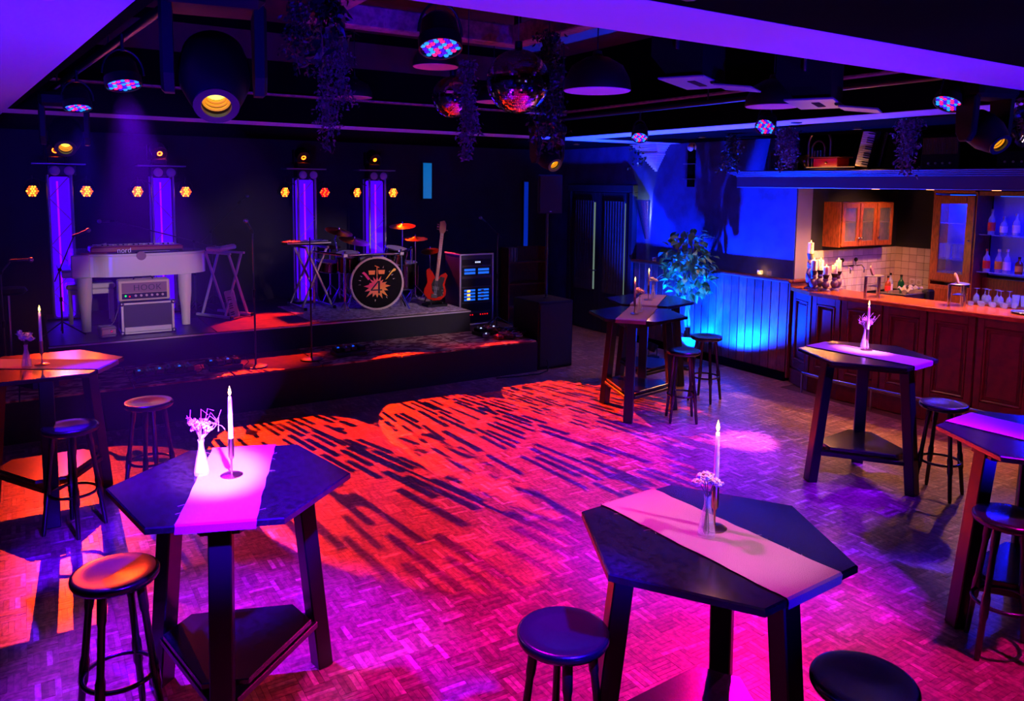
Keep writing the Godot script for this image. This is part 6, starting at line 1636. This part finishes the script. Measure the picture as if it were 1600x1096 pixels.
# ---------------------------------------------------------------- hanging things
func pendant(at, r, label, inside):
	var t = thing("pendant_lamp", label, "lamp", at, 0, "black dome pendant lamps")
	part(t, "shade", MB.new().lathe([Vector2(r, 0.0), Vector2(r * 1.0, 0.02), Vector2(r * 0.95, r * 0.35), Vector2(r * 0.75, r * 0.72), Vector2(r * 0.35, r * 0.95), Vector2(0.04, r * 1.0), Vector2(0.03, r * 1.15), Vector2(0, r * 1.16)], 40), "shade_black")
	part(t, "diffuser", MB.new().lathe([Vector2(r * 0.985, 0.004), Vector2(r * 0.96, -0.004), Vector2(0, -0.008)], 40), inside)
	part(t, "cord", MB.new().cyl(V(0, r * 1.1, 0), V(0, 4.36 - at.y, 0), 0.005, -1, 6), "rubber")
func vine(top, length, r, count, size, m, label, strands = 5):
	var t = thing("hanging_vine", label, "plant", top, 0, "dried vines hanging from the ceiling")
	var st = MB.new()
	var fo = MB.new()
	for k in strands:
		var a = TAU * k / strands
		var p = []
		var q = V(cos(a) * r * 0.3, 0, sin(a) * r * 0.3)
		var L = length * rng.randf_range(0.55, 1.0)
		for i in 9:
			p.append(q)
			q += V(rng.randfn(0, r * 0.14), -L / 8.0, rng.randfn(0, r * 0.14))
		st.tube(p, 0.003, 4)
		for i in int(count / strands):
			var f = rng.randf() * 7.99
			var c = p[int(f)].lerp(p[int(f) + 1], f - int(f))
			leaf(fo, c + V(rng.randfn(0, r * 0.25), 0, rng.randfn(0, r * 0.25)), rand_dir() + V(0, -0.7, 0), size * rng.randf_range(0.6, 1.2), size * 0.45)
	if top.x < 6.4 and top.y > 3.3: part(t, "hanging_cord", MB.new().cyl(V(0, -0.02, 0), V(0, 4.36 - top.y, 0), 0.004, -1, 6), "rubber")
	part(t, "strands", st, "dry_stem").set_meta("kind", "stuff")
	var o = part(t, "foliage", fo, m)
	o.set_meta("kind", "stuff")
func mirror_ball(c, r, label):
	var t = thing("mirror_ball", label, "mirror ball", c)
	part(t, "core", MB.new().ball(Vector3.ZERO, r * 0.985, 32, 20), "black_metal")
	var fm = MB.new()
	var rows = 46
	for i in rows:
		var a0 = PI * i / rows
		var a1 = PI * (i + 1) / rows
		var n_ = maxi(4, int(TAU * sin((a0 + a1) / 2) / (PI / rows)))
		for j in n_:
			var b0 = TAU * (j + 0.05) / n_
			var b1 = TAU * (j + 0.95) / n_
			var s = func(a, b): return V(sin(a) * cos(b), cos(a), sin(a) * sin(b)) * r
			var e0 = a0 + 0.05 * (a1 - a0)
			var e1 = a1 - 0.05 * (a1 - a0)
			var p = [s.call(e0, b0), s.call(e0, b1), s.call(e1, b1), s.call(e1, b0)]
			var mid = (p[0] + p[1] + p[2] + p[3]) / 4.0
			fm.quad(p[0], p[1], p[2], p[3], mid)
	part(t, "mirror_tiles", fm, "mirror").set_meta("kind", "stuff")
	part(t, "motor", MB.new().cyl(V(0, r, 0), V(0, r + 0.06, 0), 0.03, -1, 14), "black_metal")
	part(t, "chain", MB.new().cyl(V(0, r + 0.05, 0), V(0, 4.36 - c.y, 0), 0.004, -1, 6), "steel")
func ceiling_box(c, turn, label):
	var t = thing("ceiling_speaker", label, "speaker", c, turn, "black wedge speakers under the ceiling")
	var side = P2([[-0.16, 0.20], [0.18, 0.20], [0.18, 0.02], [0.06, -0.12], [-0.16, -0.12]])
	part(t, "cabinet", MB.new().prism(side, -0.27, 0.27, 0.012, Basis(V(1, 0, 0), V(0, 0, 1), V(0, 1, 0))), "black_plastic")
	part(t, "bottom_plate", MB.new().box(V(-0.03, -0.128, 0), V(0.30, 0.014, 0.62), 0.004), "pillar_paint")
	for k in 16: part(t, "slot", MB.new().box(V(-0.05, -0.137, -0.14 + k * 0.018), V(0.05, 0.006, 0.008)), "rubber")
	part(t, "flap", MB.new().box(V(-0.30, -0.17, 0.06), V(0.24, 0.012, 0.30), 0.003, Basis(V(0, 0, 1), 0.12)), "pillar_paint")
	part(t, "flap_hinge", MB.new().cyl(V(-0.17, -0.14, -0.08), V(-0.17, -0.14, 0.2), 0.014, -1, 8), "black_metal")
	for z in [-0.285, 0.285]: part(t, "bracket", MB.new().bar(V(0, 0.05, z), V(0, 0.36, z), 0.05, 0.012, 0.002), "steel")
	part(t, "drop_pipe", MB.new().cyl(V(0, 0.34, 0), V(0, 4.36 - c.y, 0), 0.016, -1, 8), "black_metal")
	part(t, "cross_bar", MB.new().box(V(0, 0.36, 0), V(0.05, 0.02, 0.58), 0.003), "steel")
func hanging_things():
	hang_mover(V(0.705, 3.05, -3.47), V(-0.12, -0.70, 0.68), "large moving head spotlight with a gold lens at upper left", 1.0)
	hang_mover(V(0.35, 2.99, -7.96), V(-0.05, -0.62, 0.78), "small moving head with a gold lens above the leftmost tower", 0.95)
	hang_mover(V(4.89, 2.92, -7.09), V(0.0, -0.55, 0.80), "small moving head with a gold lens above the loudspeaker", 0.9)
	hang_mover(V(5.66, 3.01, -2.90), V(-0.22, -0.58, 0.78), "moving head with a gold lens pointing right above the bar", 0.86)
	solo_at("drop_pipe", "thin black pipe holding the moving head above the loudspeaker", "pipe", MB.new().cyl(V(0, 0, 0), V(0, 0.92, 0), 0.018, -1, 8), "black_metal", V(4.89, 3.44, -7.09))
	mirror_ball(V(3.36, 3.41, -5.29), 0.25, "larger mirror ball reflecting the red floor")
	mirror_ball(V(3.50, 3.42, -6.66), 0.195, "smaller mirror ball behind the dried vine")
	pendant(V(3.09, 3.61, -6.2), 0.20, "pendant lamp with a disc coloured as lit orange beside the smaller mirror ball", "disc_lit_warm")
	pendant(V(3.26, 3.57, -8.59), 0.20, "far pendant lamp with a disc coloured as lit pink above the stage edge", "disc_lit_warm")
	pendant(V(3.70, 3.31, -4.72), 0.255, "largest pendant lamp with a violet disc right of the mirror ball", "soffit")
	pendant(V(5.30, 3.27, -4.41), 0.225, "pendant lamp with a violet disc under the right wedge speaker", "soffit")
	pendant(V(4.42, 3.50, -7.45), 0.20, "pendant lamp with a disc coloured as lit orange behind the larger mirror ball", "disc_lit_warm")
	ceiling_box(V(3.82, 3.42, -3.87), 118, "left black wedge speaker hanging under the ceiling tray")
	ceiling_box(V(4.5, 3.29, -3.43), 118, "right black wedge speaker hanging under the ceiling tray")
	vine(V(1.47, 3.75, -4.19), 0.52, 0.12, 260, 0.085, "ivy", "leafy dark vine hanging at the top left of the tray")
	vine(V(2.4, 3.90, -6.9), 1.02, 0.16, 1500, 0.045, "dry_leaf", "long dried purple vine hanging in front of the stage")
	vine(V(3.10, 3.60, -5.63), 0.82, 0.09, 1400, 0.040, "dry_leaf", "dried vine hanging between the two mirror balls")
	vine(V(3.84, 3.90, -5.56), 1.22, 0.17, 1200, 0.055, "ivy", "dark vine hanging right of the larger mirror ball")
	vine(V(7.18, 3.26, -5.76), 0.50, 0.14, 800, 0.045, "dry_leaf", "dried vine hanging left of the brass horn")
	vine(V(7.07, 3.26, -4.3), 0.55, 0.15, 800, 0.048, "dry_leaf", "dried vine hanging right of the accordion")
	vine(V(6.12, 3.26, -2.82), 0.42, 0.12, 400, 0.06, "ivy", "leafy vine hanging at the right picture edge")
	vine(V(1.86, 3.98, -6.1), 0.55, 0.12, 500, 0.05, "ivy", "dark vine hanging high left of the dried one")
	vine(V(7.62, 3.26, -6.95), 0.50, 0.13, 500, 0.055, "ivy", "green vine hanging against the blue wall")
